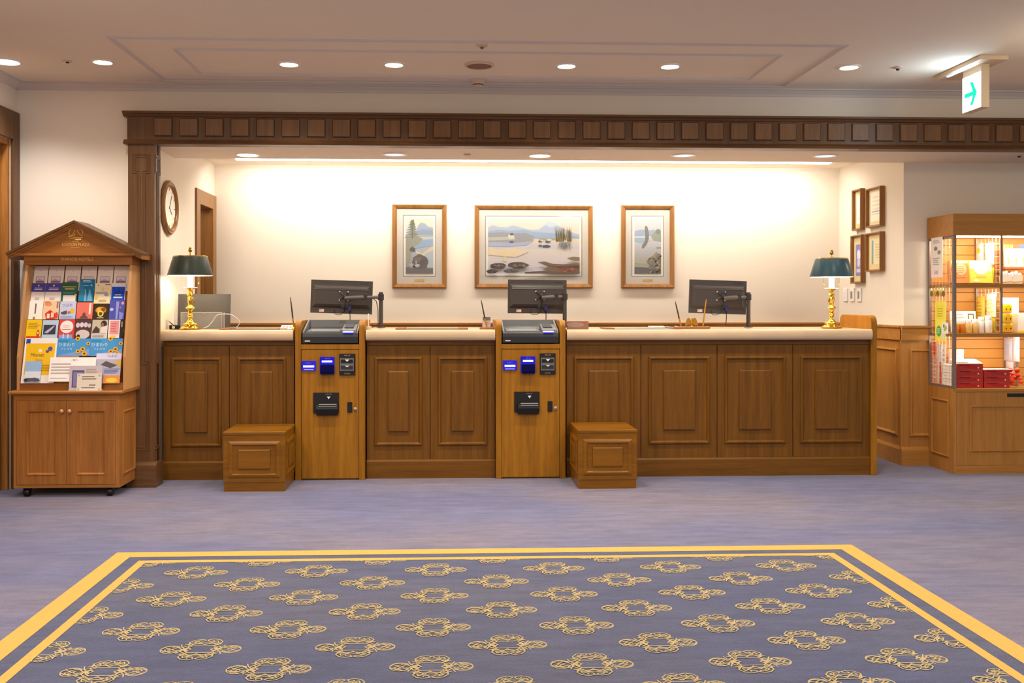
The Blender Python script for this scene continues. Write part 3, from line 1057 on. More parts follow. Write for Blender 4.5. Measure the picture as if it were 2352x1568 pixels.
# row 1
hot = [('r', 0, .52, 1, 1, '#50449a'), ('p', [(.5, .93), (.56, .86), (.5, .80), (.44, .86)], '#e8e4f8'), ('r', .22, .71, .80, .74, '#dcd8f0'), ('r', .2, .62, .8, .67, '#dcd8f0'), ('l', .3, .08, .7, .22, 2, '#b8b0b0')]
leaflet(66, 103, 650, 692, 1, 'leaflet with purple head over a white half, at the far left', hot, '#f0e6e0')
leaflet(104, 141, 650, 692, 1, 'leaflet with purple head over white, beside the green one', hot, '#f0e6e0')
leaflet(141, 178, 648, 692, 1, 'dark green leaflet with gold heading', [('r', .05, .74, .9, .78, '#c8b868'), ('r', .2, .62, .8, .68, '#c8c07c'), ('l', .12, .36, .9, .5, 2, '#5898a0'), ('r', .14, 0, .92, .32, '#ece4e0'), ('c', .9, .33, .07, .06, '#d8c888')], '#2f6450')
leaflet(182, 216, 641, 692, 1.4, 'tall turquoise leaflet with a waterfall, raised above its neighbours', [('p', [(0, 1), (1, 1), (1, 0), (.8, 0), (.3, .6)], '#1578a8'), ('p', [(0, 0), (.5, 0), (.2, .25)], '#0c8cb4'), ('p', [(.4, .55), (.46, .55), (.5, 0), (.4, 0)], '#8cc4e0'), ('p', [(.66, .5), (.74, .55), (.95, 0), (.6, 0)], '#70b4d8'), ('r', .2, .92, .7, .95, '#e8f4fa'), ('r', .2, .86, .8, .89, '#d0e8f4'), ('l', .25, .68, .7, .74, 1, '#b8dcec'), ('c', .8, .72, .05, .03, '#e8f8ff')], '#3c8cb8')
leaflet(217, 254, 650, 698, 1, 'pale yellow leaflet with orange lettering and lilac stripe', [('r', .62, .9, .96, .96, '#8c80c0'), ('c', .2, .88, .04, .03, '#c07080'), ('t', .62, .7, .2, 'なつ', '#f0a878'), ('r', .1, .48, .82, .58, '#b8b0c8'), ('r', .62, .38, .88, .50, '#98a0c8'), ('c', .12, .3, .1, .09, '#f0d060'), ('l', .3, .1, .85, .22, 2, '#d8a8a0')], '#f6e8b8')
leaflet(255, 288, 650, 692, 1, 'royal blue leaflet with white border, right end of its row', [('r', .04, 0, .96, .8, '#1450d0'), ('p', [(.2, .75), (.4, .5), (.55, .72), (.7, .5), (.9, .7), (.9, .4), (.2, .4)], '#0c3cb0'), ('r', .28, .34, .72, .38, '#d8e4f8'), ('r', .2, .18, .82, .26, '#f0f4ff')], '#eae6f0')
# row 2
leaflet(62, 98, 691, 733, 2, 'white leaflet with one vertical line of black writing', [('r', .42, .3, .52, .86, '#6c6864'), ('c', .42, .06, .08, .08, '#9c7440'), ('p', [(.3, .3), (.34, .1), (.4, .1)], '#e8e0b8'), ('p', [(.66, .3), (.6, .1), (.56, .1)], '#e8e0b8')], '#faf6ee')
leaflet(99, 135, 690, 733, 2, 'peach leaflet with red shop fronts', [('c', .3, .8, .24, .10, '#e89868'), ('c', .25, .9, .2, .06, '#e08858'), ('r', .84, .6, .94, .95, '#908480'), ('p', [(.15, .3), (.45, .5), (.8, .3), (.8, 0), (.25, 0)], '#d83820'), ('r', .28, .05, .46, .3, '#f4e4d4'), ('r', .54, .1, .72, .36, '#f4d8c8'), ('c', .88, .2, .1, .18, '#e04830')], '#f4cfa8')
leaflet(137, 174, 692, 733, 2, 'pale blue leaflet with a grey castle roof and yellow flower', [('t', .45, .78, .2, 'つばめ', '#6070c0'), ('p', [(.1, .4), (.45, .5), (.48, .3), (.3, .25), (.1, .3)], '#5c5450'), ('c', .78, .48, .14, .14, '#e8c820'), ('c', .6, .38, .1, .08, '#c07080'), ('r', .05, .05, .95, .2, '#b8ccf0'), ('l', .1, .06, .9, .2, 3, '#8090c8')], '#ccd2ee')
leaflet(176, 213, 694, 733, 2, 'salmon red leaflet with grey castle silhouette', [('r', .76, .3, .88, .95, '#f4e8e0'), ('p', [(.2, 0), (.26, .15), (.36, .18), (.40, .36), (.54, .4), (.60, .2), (.7, .15), (.76, 0)], '#6c4c48'), ('r', .05, 0, .95, .05, '#8c5c54')], '#ee7868')
leaflet(214, 249, 697, 733, 2, 'black and gold leaflet with a round yellow emblem', [('c', .5, .58, .36, .22, '#d8901c'), ('c', .35, .6, .12, .16, '#f0b840'), ('c', .66, .62, .14, .12, '#8c4c10'), ('c', .5, .35, .2, .2, '#f0e068'), ('c', .5, .35, .12, .12, '#6c5010'), ('r', .28, .06, .72, .12, '#d8c8a0')], '#3a2c18')
leaflet(251, 286, 688, 733, 2, 'violet blue leaflet with a pale pagoda, right end of the row', [('p', [(.42, .9), (.62, .9), (.58, 0), (.46, 0)], '#9ca4e8'), ('c', .16, .5, .12, .08, '#c8cce8'), ('c', .85, .82, .1, .08, '#e8a0b0'), ('c', .72, .6, .07, .08, '#a070b0'), ('p', [(.66, .4), (.95, .3), (.9, 0), (.7, 0)], '#8c98e8')], '#5058b8')
# row 3
leaflet(57, 95, 734, 776, 3, 'yellow leaflet with red figures at its foot', [('l', .1, .5, .8, .86, 4, '#b89010'), ('r', .64, .66, .92, .74, '#f09880'), ('c', .8, .25, .1, .2, '#c84830'), ('c', .8, .28, .05, .07, '#f4e0d0'), ('r', .05, 0, .95, .1, '#d84018')], '#f4cc18')
leaflet(97, 133, 735, 776, 3, 'light blue leaflet with a dark square photo', [('r', .08, .2, .86, .74, '#3c3c48'), ('p', [(.15, .3), (.3, .42), (.7, .68), (.8, .7), (.6, .45), (.35, .26)], '#b8b8d8')], '#bcd4e8')
leaflet(135, 171, 734, 777, 3, 'red leaflet with a big white disc', [('c', .5, .62, .42, .34, '#f8f0ec'), ('l', .25, .55, .75, .72, 2, '#e8c4bc'), ('r', .22, .46, .78, .50, '#c05048'), ('r', .08, 0, .9, .2, '#90a8e0'), ('r', .3, 0, .36, .24, '#e8ecf8'), ('r', .6, 0, .66, .24, '#e8ecf8')], '#dc4838')
leaflet(172, 210, 734, 776, 3, 'maroon leaflet with four pale flowers', [('c', .16, .7, .12, .14, '#d8ccd4'), ('c', .4, .72, .12, .14, '#e0d4dc'), ('c', .64, .72, .12, .14, '#d8ccd4'), ('c', .86, .68, .1, .12, '#d0c4cc'), ('c', .5, .2, .42, .25, '#d8ccc8'), ('c', .25, .08, .1, .12, '#3c2420')], '#5a3a3c')
leaflet(211, 247, 734, 777, 3, 'black-and-white photo leaflet of two people', [('p', [(.05, .4), (.25, .66), (.5, .5), (.5, .3), (.05, .28)], '#50403c'), ('c', .74, .76, .2, .2, '#3c2c2c'), ('c', .66, .7, .08, .14, '#b06858'), ('p', [(.6, .6), (1, .7), (1, .25), (.55, .3)], '#e8e0d4'), ('r', 0, 0, 1, .24, '#e4dcd8'), ('l', .08, .04, .9, .2, 3, '#504844')], '#c8c0a8')
leaflet(249, 275, 734, 776, 3, 'narrow pink leaflet with white border', [('r', .12, .2, .9, .94, '#f0a0a0'), ('l', .2, .3, .8, .85, 4, '#d87078'), ('r', .2, 0, .7, .14, '#f0d868')], '#f6ecea')
leaflet(276, 283, 734, 776, 2.8, 'thin dark leaflet wedged against the right side', [('r', .2, .6, .7, .9, '#909090')], '#2c2824')
# row 4
def sunfl(u, v, r):
    return [('c', u, v, r * .6, r, '#f0b820'), ('c', u, v, r * .26, r * .44, '#6c3410')]
leaflet(53, 128, 776, 880, 4, 'large white poster with a yellow field and dark lettering', [('r', .04, .86, .17, .98, '#1c50b0'), ('r', .06, .18, .94, .88, '#f4c420'), ('c', .5, .72, .06, .04, '#f6ecc0'), ('t', .42, .62, .11, 'Monet', '#5c4c3c'), ('t', .5, .51, .07, 'Yama..', '#c06850'), ('c', .8, .76, .07, .05, '#5c50a0'), ('c', .72, .70, .05, .03, '#5c50a0'), ('l', .55, .26, .92, .42, 3, '#d09010'), ('r', .0, 0, 1, .16, '#f4ece4'), ('r', .56, .11, .6, .13, '#c02030')], '#f6f2ee', 'poster', 'large posters in the rack')
pr = [('p', [(0, 0), (1, 0), (1, .4), (.5, .2)], '#80a8e0'), ('r', .04, .82, .34, .92, '#1898d8'), ('t', .3, .62, .24, 'ひまわり', '#e8f4f0'), ('t', .3, .38, .17, 'フェスタ', '#d8f0f0')]
for s_ in ((.62, .98, .12), (.95, .70, .10), (.66, .25, .12), (.86, .12, .14), (.80, .38, .13)):
    pr += sunfl(*s_)
leaflet(130, 206, 777, 817, 4, 'blue sunflower festival poster in the middle of its row', pr, '#4c9cdc', 'poster', 'large posters in the rack')
leaflet(206, 281, 777, 817, 4.3, 'blue sunflower festival poster against the right side', pr, '#4c9cdc', 'poster', 'large posters in the rack')
leaflet(130, 182, 806, 822, 3.9, 'reddish landscape sheet peeping out below the sunflower poster', [('r', 0, .5, 1, .75, '#d07860'), ('r', 0, .1, 1, .3, '#b09090')], '#c8b0a8')
leaflet(219, 277, 811, 880, 5, 'poster with a grey castle roof on a yellow and lilac ground', [('r', 0, .8, 1, 1, '#e0dcf4'), ('t', .62, .9, .12, 'つばめ', '#5868b8'), ('p', [(.2, .62), (.4, .74), (.85, .6), (.6, .5)], '#605858'), ('p', [(.7, .7), (1, .76), (1, .55)], '#e8b830'), ('l', .35, .32, 1, .5, 4, '#7078b0'), ('r', .35, 0, 1, .26, '#e89048'), ('c', .68, .1, .22, .08, '#e8d040'), ('r', 0, 0, .34, .3, '#5898d8')], '#b8b8cc', 'poster', 'large posters in the rack')
leaflet(57, 94, 829, 878, 5.2, 'sky blue leaflet with a town skyline, bottom left', [('r', 0, .55, 1, 1, '#9cc0e8'), ('r', 0, .2, 1, .5, '#e0e8f4'), ('p', lumps(.5, .12, .5, .1, 3), '#585868'), ('c', .12, .1, .12, .08, '#38382c')], '#b8d0ec')
leaflet(113, 219, 820, 876, 6, 'wide white notice sheet covering the lower middle of the rack', [('t', .52, .88, .10, 'ご案内', '#b08880'), ('l', .04, .28, .62, .78, 4, '#c0b4b0'), ('r', .04, .12, .4, .15, '#b8b4d0')], '#fdfaf6', 'notice', 'notices on the stand')
# notice in a clear frame standing on the ledge, with a smaller card before it
X0, z0 = at_y(159, 896, YS + 0.012)
t = thing('notice_stand', 'clear acrylic frame with grey-blue sheet standing on the ledge', 'frame', (ax(196, YS + 0.02), YS + 0.015, zl + 0.0005), 0)
fw = ax(234, YS + .02) - ax(159, YS + .02)
mb = MB(); mb.M = Matrix.Rotation(math.radians(-8), 4, 'X')
mb.box(-fw / 2, fw / 2, 0.0, 0.003, 0.002, 0.165, flat('#cfc4cc'))
art(mb, fw, 0.165, 0, [('r', .08, .12, .45, .82, '#605c90'), ('r', .12, .16, .42, .74, '#8c88b8'), ('l', .5, .6, .9, .9, 3, '#b8a898')])
obj('sheet', mb, t)
mb = MB(); mb.box(-fw / 2 - .004, fw / 2 + .004, -0.004, 0.03, 0.0, 0.003, WHITE)
obj('base', mb, t)
cw_ = ax(233, YS) - ax(177, YS)
t = thing('display_card', 'small cream card with corner ornaments leaning before the acrylic frame', 'card', (ax(205, YS), YS - 0.012, zl + 0.0005), 0)
mb = MB(); mb.M = Matrix.Rotation(math.radians(-8), 4, 'X')
mb.box(-cw_ / 2, cw_ / 2, 0, 0.003, 0.002, 0.115, flat('#ece0d0'))
art(mb, cw_, 0.115, 0, [('l', .2, .62, .84, .88, 2, '#807870'), ('l', .5, .26, .86, .4, 1, '#8c8480'), ('l', .2, .12, .84, .24, 1, '#807870'), ('c', .08, .9, .04, .05, '#b8c090'), ('c', .92, .9, .04, .05, '#b8c090'), ('c', .08, .08, .04, .05, '#b8c090'), ('c', .92, .08, .04, .05, '#b8c090')])
obj('sheet', mb, t)
mb = MB(); mb.box(-cw_ / 2, cw_ / 2, -0.002, 0.022, 0, 0.003, WHITE); obj('base', mb, t)
# ------------------------------------------------------------------ bouillotte lamps
def desk_lamp(px, Y, label, shade_m, light):
    x = ax(px, Y)
    t = thing('table_lamp', label, 'lamp', (x, Y, zt_ + 0.0005), 0, 'brass table lamps on the counter')
    mb = MB()
    prof = [(0.0, 0), (0.072, 0), (0.078, 0.006), (0.078, 0.012), (0.066, 0.018), (0.060, 0.024), (0.050, 0.028), (0.048, 0.034), (0.054, 0.040), (0.050, 0.046), (0.034, 0.052), (0.024, 0.064), (0.017, 0.074), (0.014, 0.088), (0.020, 0.094), (0.016, 0.100), (0.021, 0.112), (0.014, 0.122), (0.016, 0.140), (0.026, 0.152), (0.034, 0.158), (0.030, 0.166), (0.018, 0.174), (0.014, 0.186), (0.019, 0.202), (0.024, 0.218), (0.020, 0.234), (0.015, 0.246), (0.022, 0.258), (0.018, 0.272), (0.014, 0.285), (0.018, 0.297), (0.032, 0.306), (0.036, 0.312), (0.0, 0.312)]
    n = 32
    vs, fs = [], []
    for r, z in prof:
        for i in range(n):
            a = 2 * PI * i / n
            rr = r
            if 0.19 < z < 0.29:
                rr = r * (1 + 0.22 * math.sin(3 * a + z * 90))
            elif 0.0 < z < 0.06:
                rr = r * (1 + 0.03 * math.cos(8 * a))
            vs.append((rr * math.cos(a), rr * math.sin(a), z))
    for j in range(len(prof) - 1):
        for i in range(n):
            k = (i + 1) % n
            fs.append((j * n + i, j * n + k, (j + 1) * n + k, (j + 1) * n + i))
    mb.add(vs, fs, BRASS)
    obj('column', mb, t, smooth=True)
    mb = MB()
    mb.lathe([(0.052, 0.309), (0.050, 0.313), (0.0, 0.315)], WHITE, n=24)
    mb.lathe([(0.020, 0.312), (0.020, 0.42), (0.0, 0.42)], LAMPW if light else WHITE, n=20)
    obj('candle_tube', mb, t, smooth=True)
    for s in (-1, 1):
        mb = MB()
        mb.tube([(s * 0.062, 0, 0.345), (s * 0.062, 0, 0.43)], 0.001, BRASS, 5)
        mb.ball((s * 0.062, 0, 0.342), 0.006, BRASS, 8)
        obj('pull_chain', mb, t, smooth=True)
    mb = MB()
    r0, r1, z0, z1 = 0.163, 0.122, 0.400, 0.543
    mb.lathe([(r0, z0), (r0 + 0.001, z0 + 0.003), (r1, z1)], shade_m, n=40)
    mb.lathe([(r1, z1), (r1 - 0.05, z1 + 0.002), (0.012, z1 + 0.004)], shade_m, n=40)
    mb.lathe([(r0 - 0.003, z0), (r1 - 0.003, z1 - 0.003), (0.012, z1 - 0.001)], SHADEI, n=40)
    mb.lathe([(r1 + 0.0015, z1 - 0.005), (r1 + 0.002, z1), (r1 - 0.002, z1 + 0.003)], BRASS, n=40)
    obj('lamp_shade', mb, t, smooth=True)
    mb = MB()
    mb.tube([(0, 0, 0.42), (0, 0, z1 + 0.02)], 0.004, BRASS)
    mb.lathe([(0.010, z1 + 0.004), (0.005, z1 + 0.014), (0.005, z1 + 0.03), (0.014, z1 + 0.036), (0.016, z1 + 0.046), (0.010, z1 + 0.056), (0.012, z1 + 0.062), (0.0, z1 + 0.07)], BRASS, n=16)
    obj('finial', mb, t, smooth=True)
    if light:
        for s in (-1, 1):
            lamp('POINT', 'bulb_light', (x + s * 0.05, Y, zt_ + 0.47), light, (1.0, 0.86, 0.66), shadow_soft_size=0.02)


desk_lamp(437, 7.18, 'brass table lamp with dark green shade at the left end of the counter', SHADEG, 2.6)
desk_lamp(1910, 7.35, 'brass table lamp with blue-green shade at the right end of the counter', SHADEB, 3.2)

# ------------------------------------------------------------------ monitors on arms, seen from behind
def monitor(px0, px1, py0, py1, Y, roll, pole_px, pole_top, pole_bot_y, label, vga=0.30, yaw=0.0):
    xc, zc_ = at_y((px0 + px1) / 2, (py0 + py1) / 2, Y)
    w_ = (ax(px1, Y) - ax(px0, Y)) / 2 - 0.006
    h = (az(py0, Y) - az(py1, Y)) / 2 - 0.004
    YPo = Y + 0.03 - 0.11
    xp = ax(pole_px, YPo)
    t = thing('monitor', label, 'monitor', (xp, YPo, zt_ + 0.0005), 0, 'black monitors on arms behind the counter')
    L = Matrix.Translation((xc - xp, Y - YPo, zc_ - zt_)) @ Matrix.Rotation(yaw, 4, 'Z') @ Matrix.Rotation(roll, 4, 'Y')
    mb = MB(); mb.M = L
    mb.box(-w_, w_, 0.0, 0.022, -h, h, MONI)
    mb.ring(-w_ + 0.012, w_ - 0.012, -h + 0.045, h - 0.035, [(0, 0), (0.012, 0.012), (0.03, 0.020)], MONI, 0, cap=MONI)
    mb.prism([(0, h - 0.055), (-0.014, h - 0.060), (-0.022, h - 0.075), (-0.020, h - 0.085), (0, h - 0.085)], -w_ + 0.03, w_ - 0.03, MONI)
    for k in range(5):
        mb.box(w_ - 0.10 + k * 0.013, w_ - 0.092 + k * 0.013, -0.0012, 0.0005, h - 0.024, h - 0.016, DARK)
    mb.box(0.0, 0.06, -0.021, -0.018, -h + 0.048, -h + 0.075, DARK)
    obj('display_housing', mb, t, bevel=0.002)
    mb = MB(); mb.M = L
    mb.box(-w_ + 0.005, w_ - 0.005, 0.0222, 0.024, -h + 0.008, h - 0.008, mat('black_glass', '#08080a', 0.1))
    obj('screen', mb, t)
    mb = MB(); mb.M = L
    mb.box(-w_ + 0.07, -w_ + 0.11, -0.001, 0.0, -h + 0.010, -h + 0.032, flat('#d8c0b0'))
    mb.box(-w_ + 0.072, -w_ + 0.085, -0.0014, -0.001, -h + 0.022, -h + 0.030, flat('#a08880'))
    obj('sticker', mb, t)
    mb = MB(); mb.M = L
    cxv = 0.028
    for a in (-1, 1):
        for b in (-1, 1):
            mb.ball((cxv - 0.008 + a * 0.033, -0.022, 0.008 + b * 0.033), 0.006, WHITE, 8)
            mb.tube([(cxv, -0.026, 0.008), (cxv - 0.008 + a * 0.033, -0.022, 0.008 + b * 0.033)], 0.006, DARK, 6)
    mb.ball((cxv + 0.006, -0.040, 0.008), 0.020, DARK, 12)
    pr_ = L @ Vector((cxv + 0.006, -0.055, 0.0))
    mb.M = Matrix.Identity(4)
    obj('mount_plate', mb, t, smooth=True)
    pt = az(pole_top, YPo) - zt_
    ja = zc_ - zt_ - 0.004
    mb = MB()
    mid = Vector(((pr_.x + 0) * 0.5 + 0.02, pr_.y - 0.03, ja))
    for a, b, th in ((Vector((pr_.x, pr_.y, ja - 0.006)), mid, 0.017), (mid, Vector((0.0, 0, ja + 0.002)), 0.013)):
        mb.tube([a, b], th, mat('arm_grey', '#5c5652', 0.4), 10)
    mb.tube([(mid.x, mid.y, ja - 0.022), (mid.x, mid.y, ja + 0.022)], 0.018, DARK, 14)
    mb.tube([(0, 0, ja - 0.022), (0, 0, ja + 0.026)], 0.024, DARK, 16)
    obj('arm', mb, t, smooth=True)
    mb = MB()
    mb.lathe([(0.0165, 0.0), (0.0165, pt), (0.0, pt)], MONI, n=18)
    mb.lathe([(0.035, 0.0), (0.035, 0.006), (0.0165, 0.006)], MONI, n=18)
    obj('pole', mb, t, smooth=True)
    mb = MB()
    pv = L @ Vector((-w_ * 0 + 0.07, -0.006, -h + 0.045))
    mb.box(pv.x - 0.013, pv.x + 0.013, pv.y - 0.012, pv.y + 0.004, pv.z - 0.02, pv.z + 0.022, mat('blue_plug', '#2a2a70', 0.4))
    mb.tube([(pv.x, pv.y - 0.004, pv.z - 0.02), (pv.x + 0.002, pv.y, pv.z - 0.07), (pv.x, pv.y + 0.01, 0.012)], 0.0035, BLACK, 6)
    obj('cable', mb, t, smooth=True)
    mb = MB()
    p2 = L @ Vector((-0.03, -0.01, -h + 0.02))
    mb.tube([(p2.x - 0.02, p2.y, p2.z + 0.01), (p2.x - 0.03, p2.y, p2.z - 0.012), (p2.x - 0.01, p2.y, p2.z - 0.03), (p2.x + 0.03, p2.y, p2.z - 0.03), (p2.x + 0.06, p2.y - 0.01, p2.z), (pr_.x, pr_.y, ja - 0.02)], 0.0025, BLACK, 6)
    if pole_top > 670:
        obj('cable', mb, t, smooth=True)
        mb = MB()
        mb.tube([(-0.06, -0.02, ja - 0.01), (-0.035, -0.03, ja - 0.03), (-0.022, -0.03, ja - 0.09), (-0.020, -0.022, 0.01)], 0.003, BLACK, 6)
    obj('cable', mb, t, smooth=True)


monitor(712, 857, 643, 721, 7.78, math.radians(1.8), 875, 671, 752, 'black monitor on an arm above the left kiosk')
monitor(1165, 1303, 641, 721, 7.78, math.radians(0.5), 1297, 668, 752, 'black monitor on an arm in front of the large landscape picture')
monitor(1582, 1716, 642, 722, 7.78, math.radians(1.8), 1719, 671, 752, 'black monitor on an arm behind the eagle pen stand on the right')

# ------------------------------------------------------------------ laptop and its neighbours
YL = 7.45
x0, x1 = ax(407, YL), ax(528, YL)
t = thing('laptop', 'dark grey open laptop seen from behind at the left end of the counter', 'laptop', ((x0 + x1) / 2, YL, zt_ + 0.0005))
hw = (x1 - x0) / 2
mb = MB(); mb.M = Matrix.Rotation(math.radians(-6), 4, 'X')
mb.box(-hw, hw, 0.0, 0.009, 0.008, 0.268, mat('gunmetal', '#3e3a38', 0.5, metal=0.0))
cz_ = 0.115
mb.M = mb.M @ Matrix.Translation((0.0, -0.0006, cz_)) @ Matrix.Rotation(PI / 2, 4, 'X')
mb.lathe([(0.0, 0), (0.022, 0.0), (0.022, -0.002)], BLACK, n=28)
mb.M = Matrix.Rotation(math.radians(-6), 4, 'X')
text(mb, 'hp', 0.030, 0.0, -0.0016, cz_ + 0.002, flat('#807870'))
obj('lid', mb, t, bevel=0.003)
mb = MB(); mb.box(-hw, hw, 0.006, 0.15, 0.0, 0.014, mat('gunmetal', '#5c5652'))
obj('keyboard_base', mb, t, bevel=0.003)
# clear acrylic box before the laptop
YA_ = 7.30
a0, a1 = ax(415, YA_), ax(509, YA_)
za_ = az(718, YA_, 460) - zt_
t = thing('acrylic_box', 'low clear acrylic box standing between the lamp and the laptop', 'box', ((a0 + a1) / 2, YA_, zt_ + 0.0005))
mb = MB(); h_ = (a1 - a0) / 2
mb.box(-h_, h_, 0, 0.004, 0, za_, ACRYL)
mb.box(-h_, -h_ + 0.004, 0.004, 0.09, 0, za_, ACRYL)
mb.box(h_ - 0.004, h_, 0.004, 0.09, 0, za_, ACRYL)
mb.box(-h_, h_, 0.0, 0.09, za_, za_ + 0.004, ACRYL)
obj('clear_shell', mb, t)
mb = MB()
ed = mat('frosted_edge', '#b8b0a8', 0.5)
mb.box(-h_, h_, -0.001, 0.003, za_ - 0.001, za_ + 0.005, ed)
for q_ in (-h_, h_ - 0.003):
    mb.box(q_, q_ + 0.003, -0.0012, 0.002, 0, za_, ed)
mb.box(h_ - 0.003, h_, 0.088, 0.092, 0, za_, ed)
obj('edge', mb, t)
def PT(px, py, Y): 
    X, z = at_y(px, py, Y)
    return (X, Y, max(z, zt_ + 0.0045))
mb = MB()
YQ = 7.26
def smooth_path(P, n=6):
    P = [Vector(p) for p in P]
    out = []
    for i in range(len(P) - 1):
        p0, p1, p2, p3 = P[max(i - 1, 0)], P[i], P[i + 1], P[min(i + 2, len(P) - 1)]
        for k in range(n):
            s_ = k / n
            out.append(0.5 * ((2 * p1) + (p2 - p0) * s_ + (2 * p0 - 5 * p1 + 4 * p2 - p3) * s_ ** 2 + (3 * p1 - p0 - 3 * p2 + p3) * s_ ** 3))
    out.append(P[-1])
    return out
cab = [PT(468, 753, YQ), PT(478, 749, YQ), PT(488, 738, YQ), PT(496, 726, YQ), PT(504, 722, YQ), PT(520, 721, YQ), PT(532, 723, YQ), PT(545, 732, YQ), PT(550, 740, YQ), PT(545, 750, YQ), PT(533, 754, YQ)]
mb.tube(smooth_path(cab), 0.0035, mat('pale_grey_cable', '#c0bcc0', 0.5), 8)
tag(obj('cable', mb, smooth=True), 'pale grey cable looping above the counter beside the laptop', 'cable')
t = thing('power_adapter', 'small black power adapter with plugs left of the lamp', 'adapter', (ax(400, 7.28), 7.28, zt_ + 0.0005))
mb = MB(); mb.box(-0.038, 0.038, 0, 0.05, 0, 0.032, BLACK); obj('body', mb, t, bevel=0.004)
mb = MB()
mb.tube(smooth_path([(-0.01, -0.004, 0.02), (-0.02, -0.01, 0.045), (-0.05, 0.0, 0.065), (-0.07, 0.03, 0.08)]), 0.003, mat('pale_grey_cable', '#c0bcc0'), 6)
obj('cord', mb, t, smooth=True)
mb = MB()
mb.tube(smooth_path([(0.0, -0.004, 0.018), (-0.01, -0.012, 0.04), (-0.04, -0.004, 0.06), (-0.065, 0.03, 0.07)]), 0.003, BLACK, 6)
mb.box(-0.012, 0.006, -0.014, 0.0, 0.006, 0.024, flat('#c8c8c0'))
obj('cord', mb, t, smooth=True)

# leather trays and papers on the counter
def slab(name, px0, px1, Y0, Y1, h, mt, label, cat, group=None, ends=None):
    a, b = ax(px0, Y0), ax(px1, Y0)
    cx_ = (a + b) / 2
    t_ = thing(name, label, cat, (cx_, Y0, zt_ + 0.0005), 0, group)
    mb_ = MB(); mb_.box(a - cx_, b - cx_, 0, Y1 - Y0, 0, h, mt)
    obj('sheet' if ends else 'body', mb_, t_, bevel=0.001)
    if ends:
        for u in (a - cx_, b - cx_ - 0.07):
            mb_ = MB(); mb_.box(u, u + 0.07, -0.002, Y1 - Y0 + 0.002, h, h + 0.006, ends); obj('end_band', mb_, t_, bevel=0.002)
    return t_
MAT_B = mat('brown_leather', '#6a4a34', 0.5, bump=0.2, bscale=400)
slab('desk_mat', 908, 1075, 7.14, 7.42, 0.004, MAT_B, 'brown leather desk mat between the two kiosks', 'desk mat', 'leather desk mats', ends=W_TRAY)
slab('desk_mat', 1391, 1568, 7.14, 7.42, 0.004, mat('grey_leather', '#8c827c', 0.5), 'grey desk mat with leather ends on the right countertop', 'desk mat', 'leather desk mats', ends=W_TRAY)
slab('desk_mat', 503, 660, 7.16, 7.42, 0.004, MAT_B, 'dark desk mat with leather ends beside the laptop', 'desk mat', 'leather desk mats', ends=W_TRAY)
t = thing('paper_stack', 'white papers lying on the grey desk mat', 'papers', (ax(1528, 7.36), 7.36, zt_ + 0.011))
mb = MB(); mb.box(-0.105, 0.105, 0, 0.14, 0.0, 0.006, PAPER); obj('sheet', mb, t)
mb = MB(); mb.M = Matrix.Translation((0.02, 0.01, 0.009)); mb.tube([(-0.03, 0, 0), (0.05, -0.02, 0)], 0.003, BLACK); obj('pen', mb, t, smooth=True)
# sloping card holder by the left kiosk
t = thing('card_stand', 'small white price card lying beside the left kiosk', 'card', (ax(657, 7.16), 7.16, zt_ + 0.0005))
mb = MB(); mb.M = Matrix.Rotation(math.radians(18), 4, 'X'); mb.box(-0.045, 0.05, 0, 0.085, 0.002, 0.006, PAPER)
for k in range(3):
    mb.box(-0.03 + k * 0.025, -0.015 + k * 0.025, 0.02, 0.06, 0.006, 0.0065, flat('#908c90'))
obj('card', mb, t)
mb = MB(); mb.box(-0.045, 0.05, 0.04, 0.08, 0, 0.010, flat('#8a8480')); obj('base', mb, t)


def pen(mb, a, b, c0, c1):
    a, b = Vector(a), Vector(b)
    mid = a.lerp(b, 0.32)
    mb.tube([a, a.lerp(b, 0.02), mid], [0.0055, 0.0062, 0.0058], c1, 10)
    mb.tube([mid, a.lerp(b, 0.8), b], [0.0056, 0.0048, 0.0020], c0, 10)


GOLDP = mat('gold_pen', '#d8a030', 0.25, metal=0.8)
PENW = mat('dark_brown_pen', '#3a2616', 0.3)
mb = MB()
Yp = 7.17
A = at_y(675, 745, Yp); B = at_y(667, 682, Yp)
t = thing('pen_stand', 'brown pen standing upright in a socket behind the left kiosk edge', 'pen', (A[0], Yp, zt_ + 0.0005), 0, 'counter pens')
pen(mb, (0, 0, 0.012), (B[0] - A[0], 0.0, B[1] - zt_), PENW, GOLDP)
obj('pen', mb, t, smooth=True)
mb = MB(); mb.lathe([(0.018, 0), (0.018, 0.006), (0.008, 0.02), (0.0, 0.02)], GOLDP, n=18); obj('socket', mb, t, smooth=True)
# memo block with pen, left of the right kiosk
t = thing('pen_stand', 'pen stand with clear card cube left of the right kiosk', 'pen stand', (ax(1118, 7.2), 7.2, zt_ + 0.0005), 0, 'counter pens')
mb = MB(); mb.box(-0.052, 0.052, 0, 0.07, 0, 0.014, W_TRAY); obj('base', mb, t, bevel=0.003)
mb = MB(); mb.box(-0.034, 0.034, 0.03, 0.06, 0.014, 0.062, ACRYL); mb.box(-0.030, 0.030, 0.048, 0.056, 0.016, 0.06, flat('#dcd0d8')); mb.box(-0.028, 0.03, 0.03, 0.05, 0.064, 0.092, GREY)
obj('card_cube', mb, t)
mb = MB(); pen(mb, (0.0, 0.012, 0.014), (-0.042, 0.02, 0.222), PENW, GOLDP); obj('pen', mb, t, smooth=True)
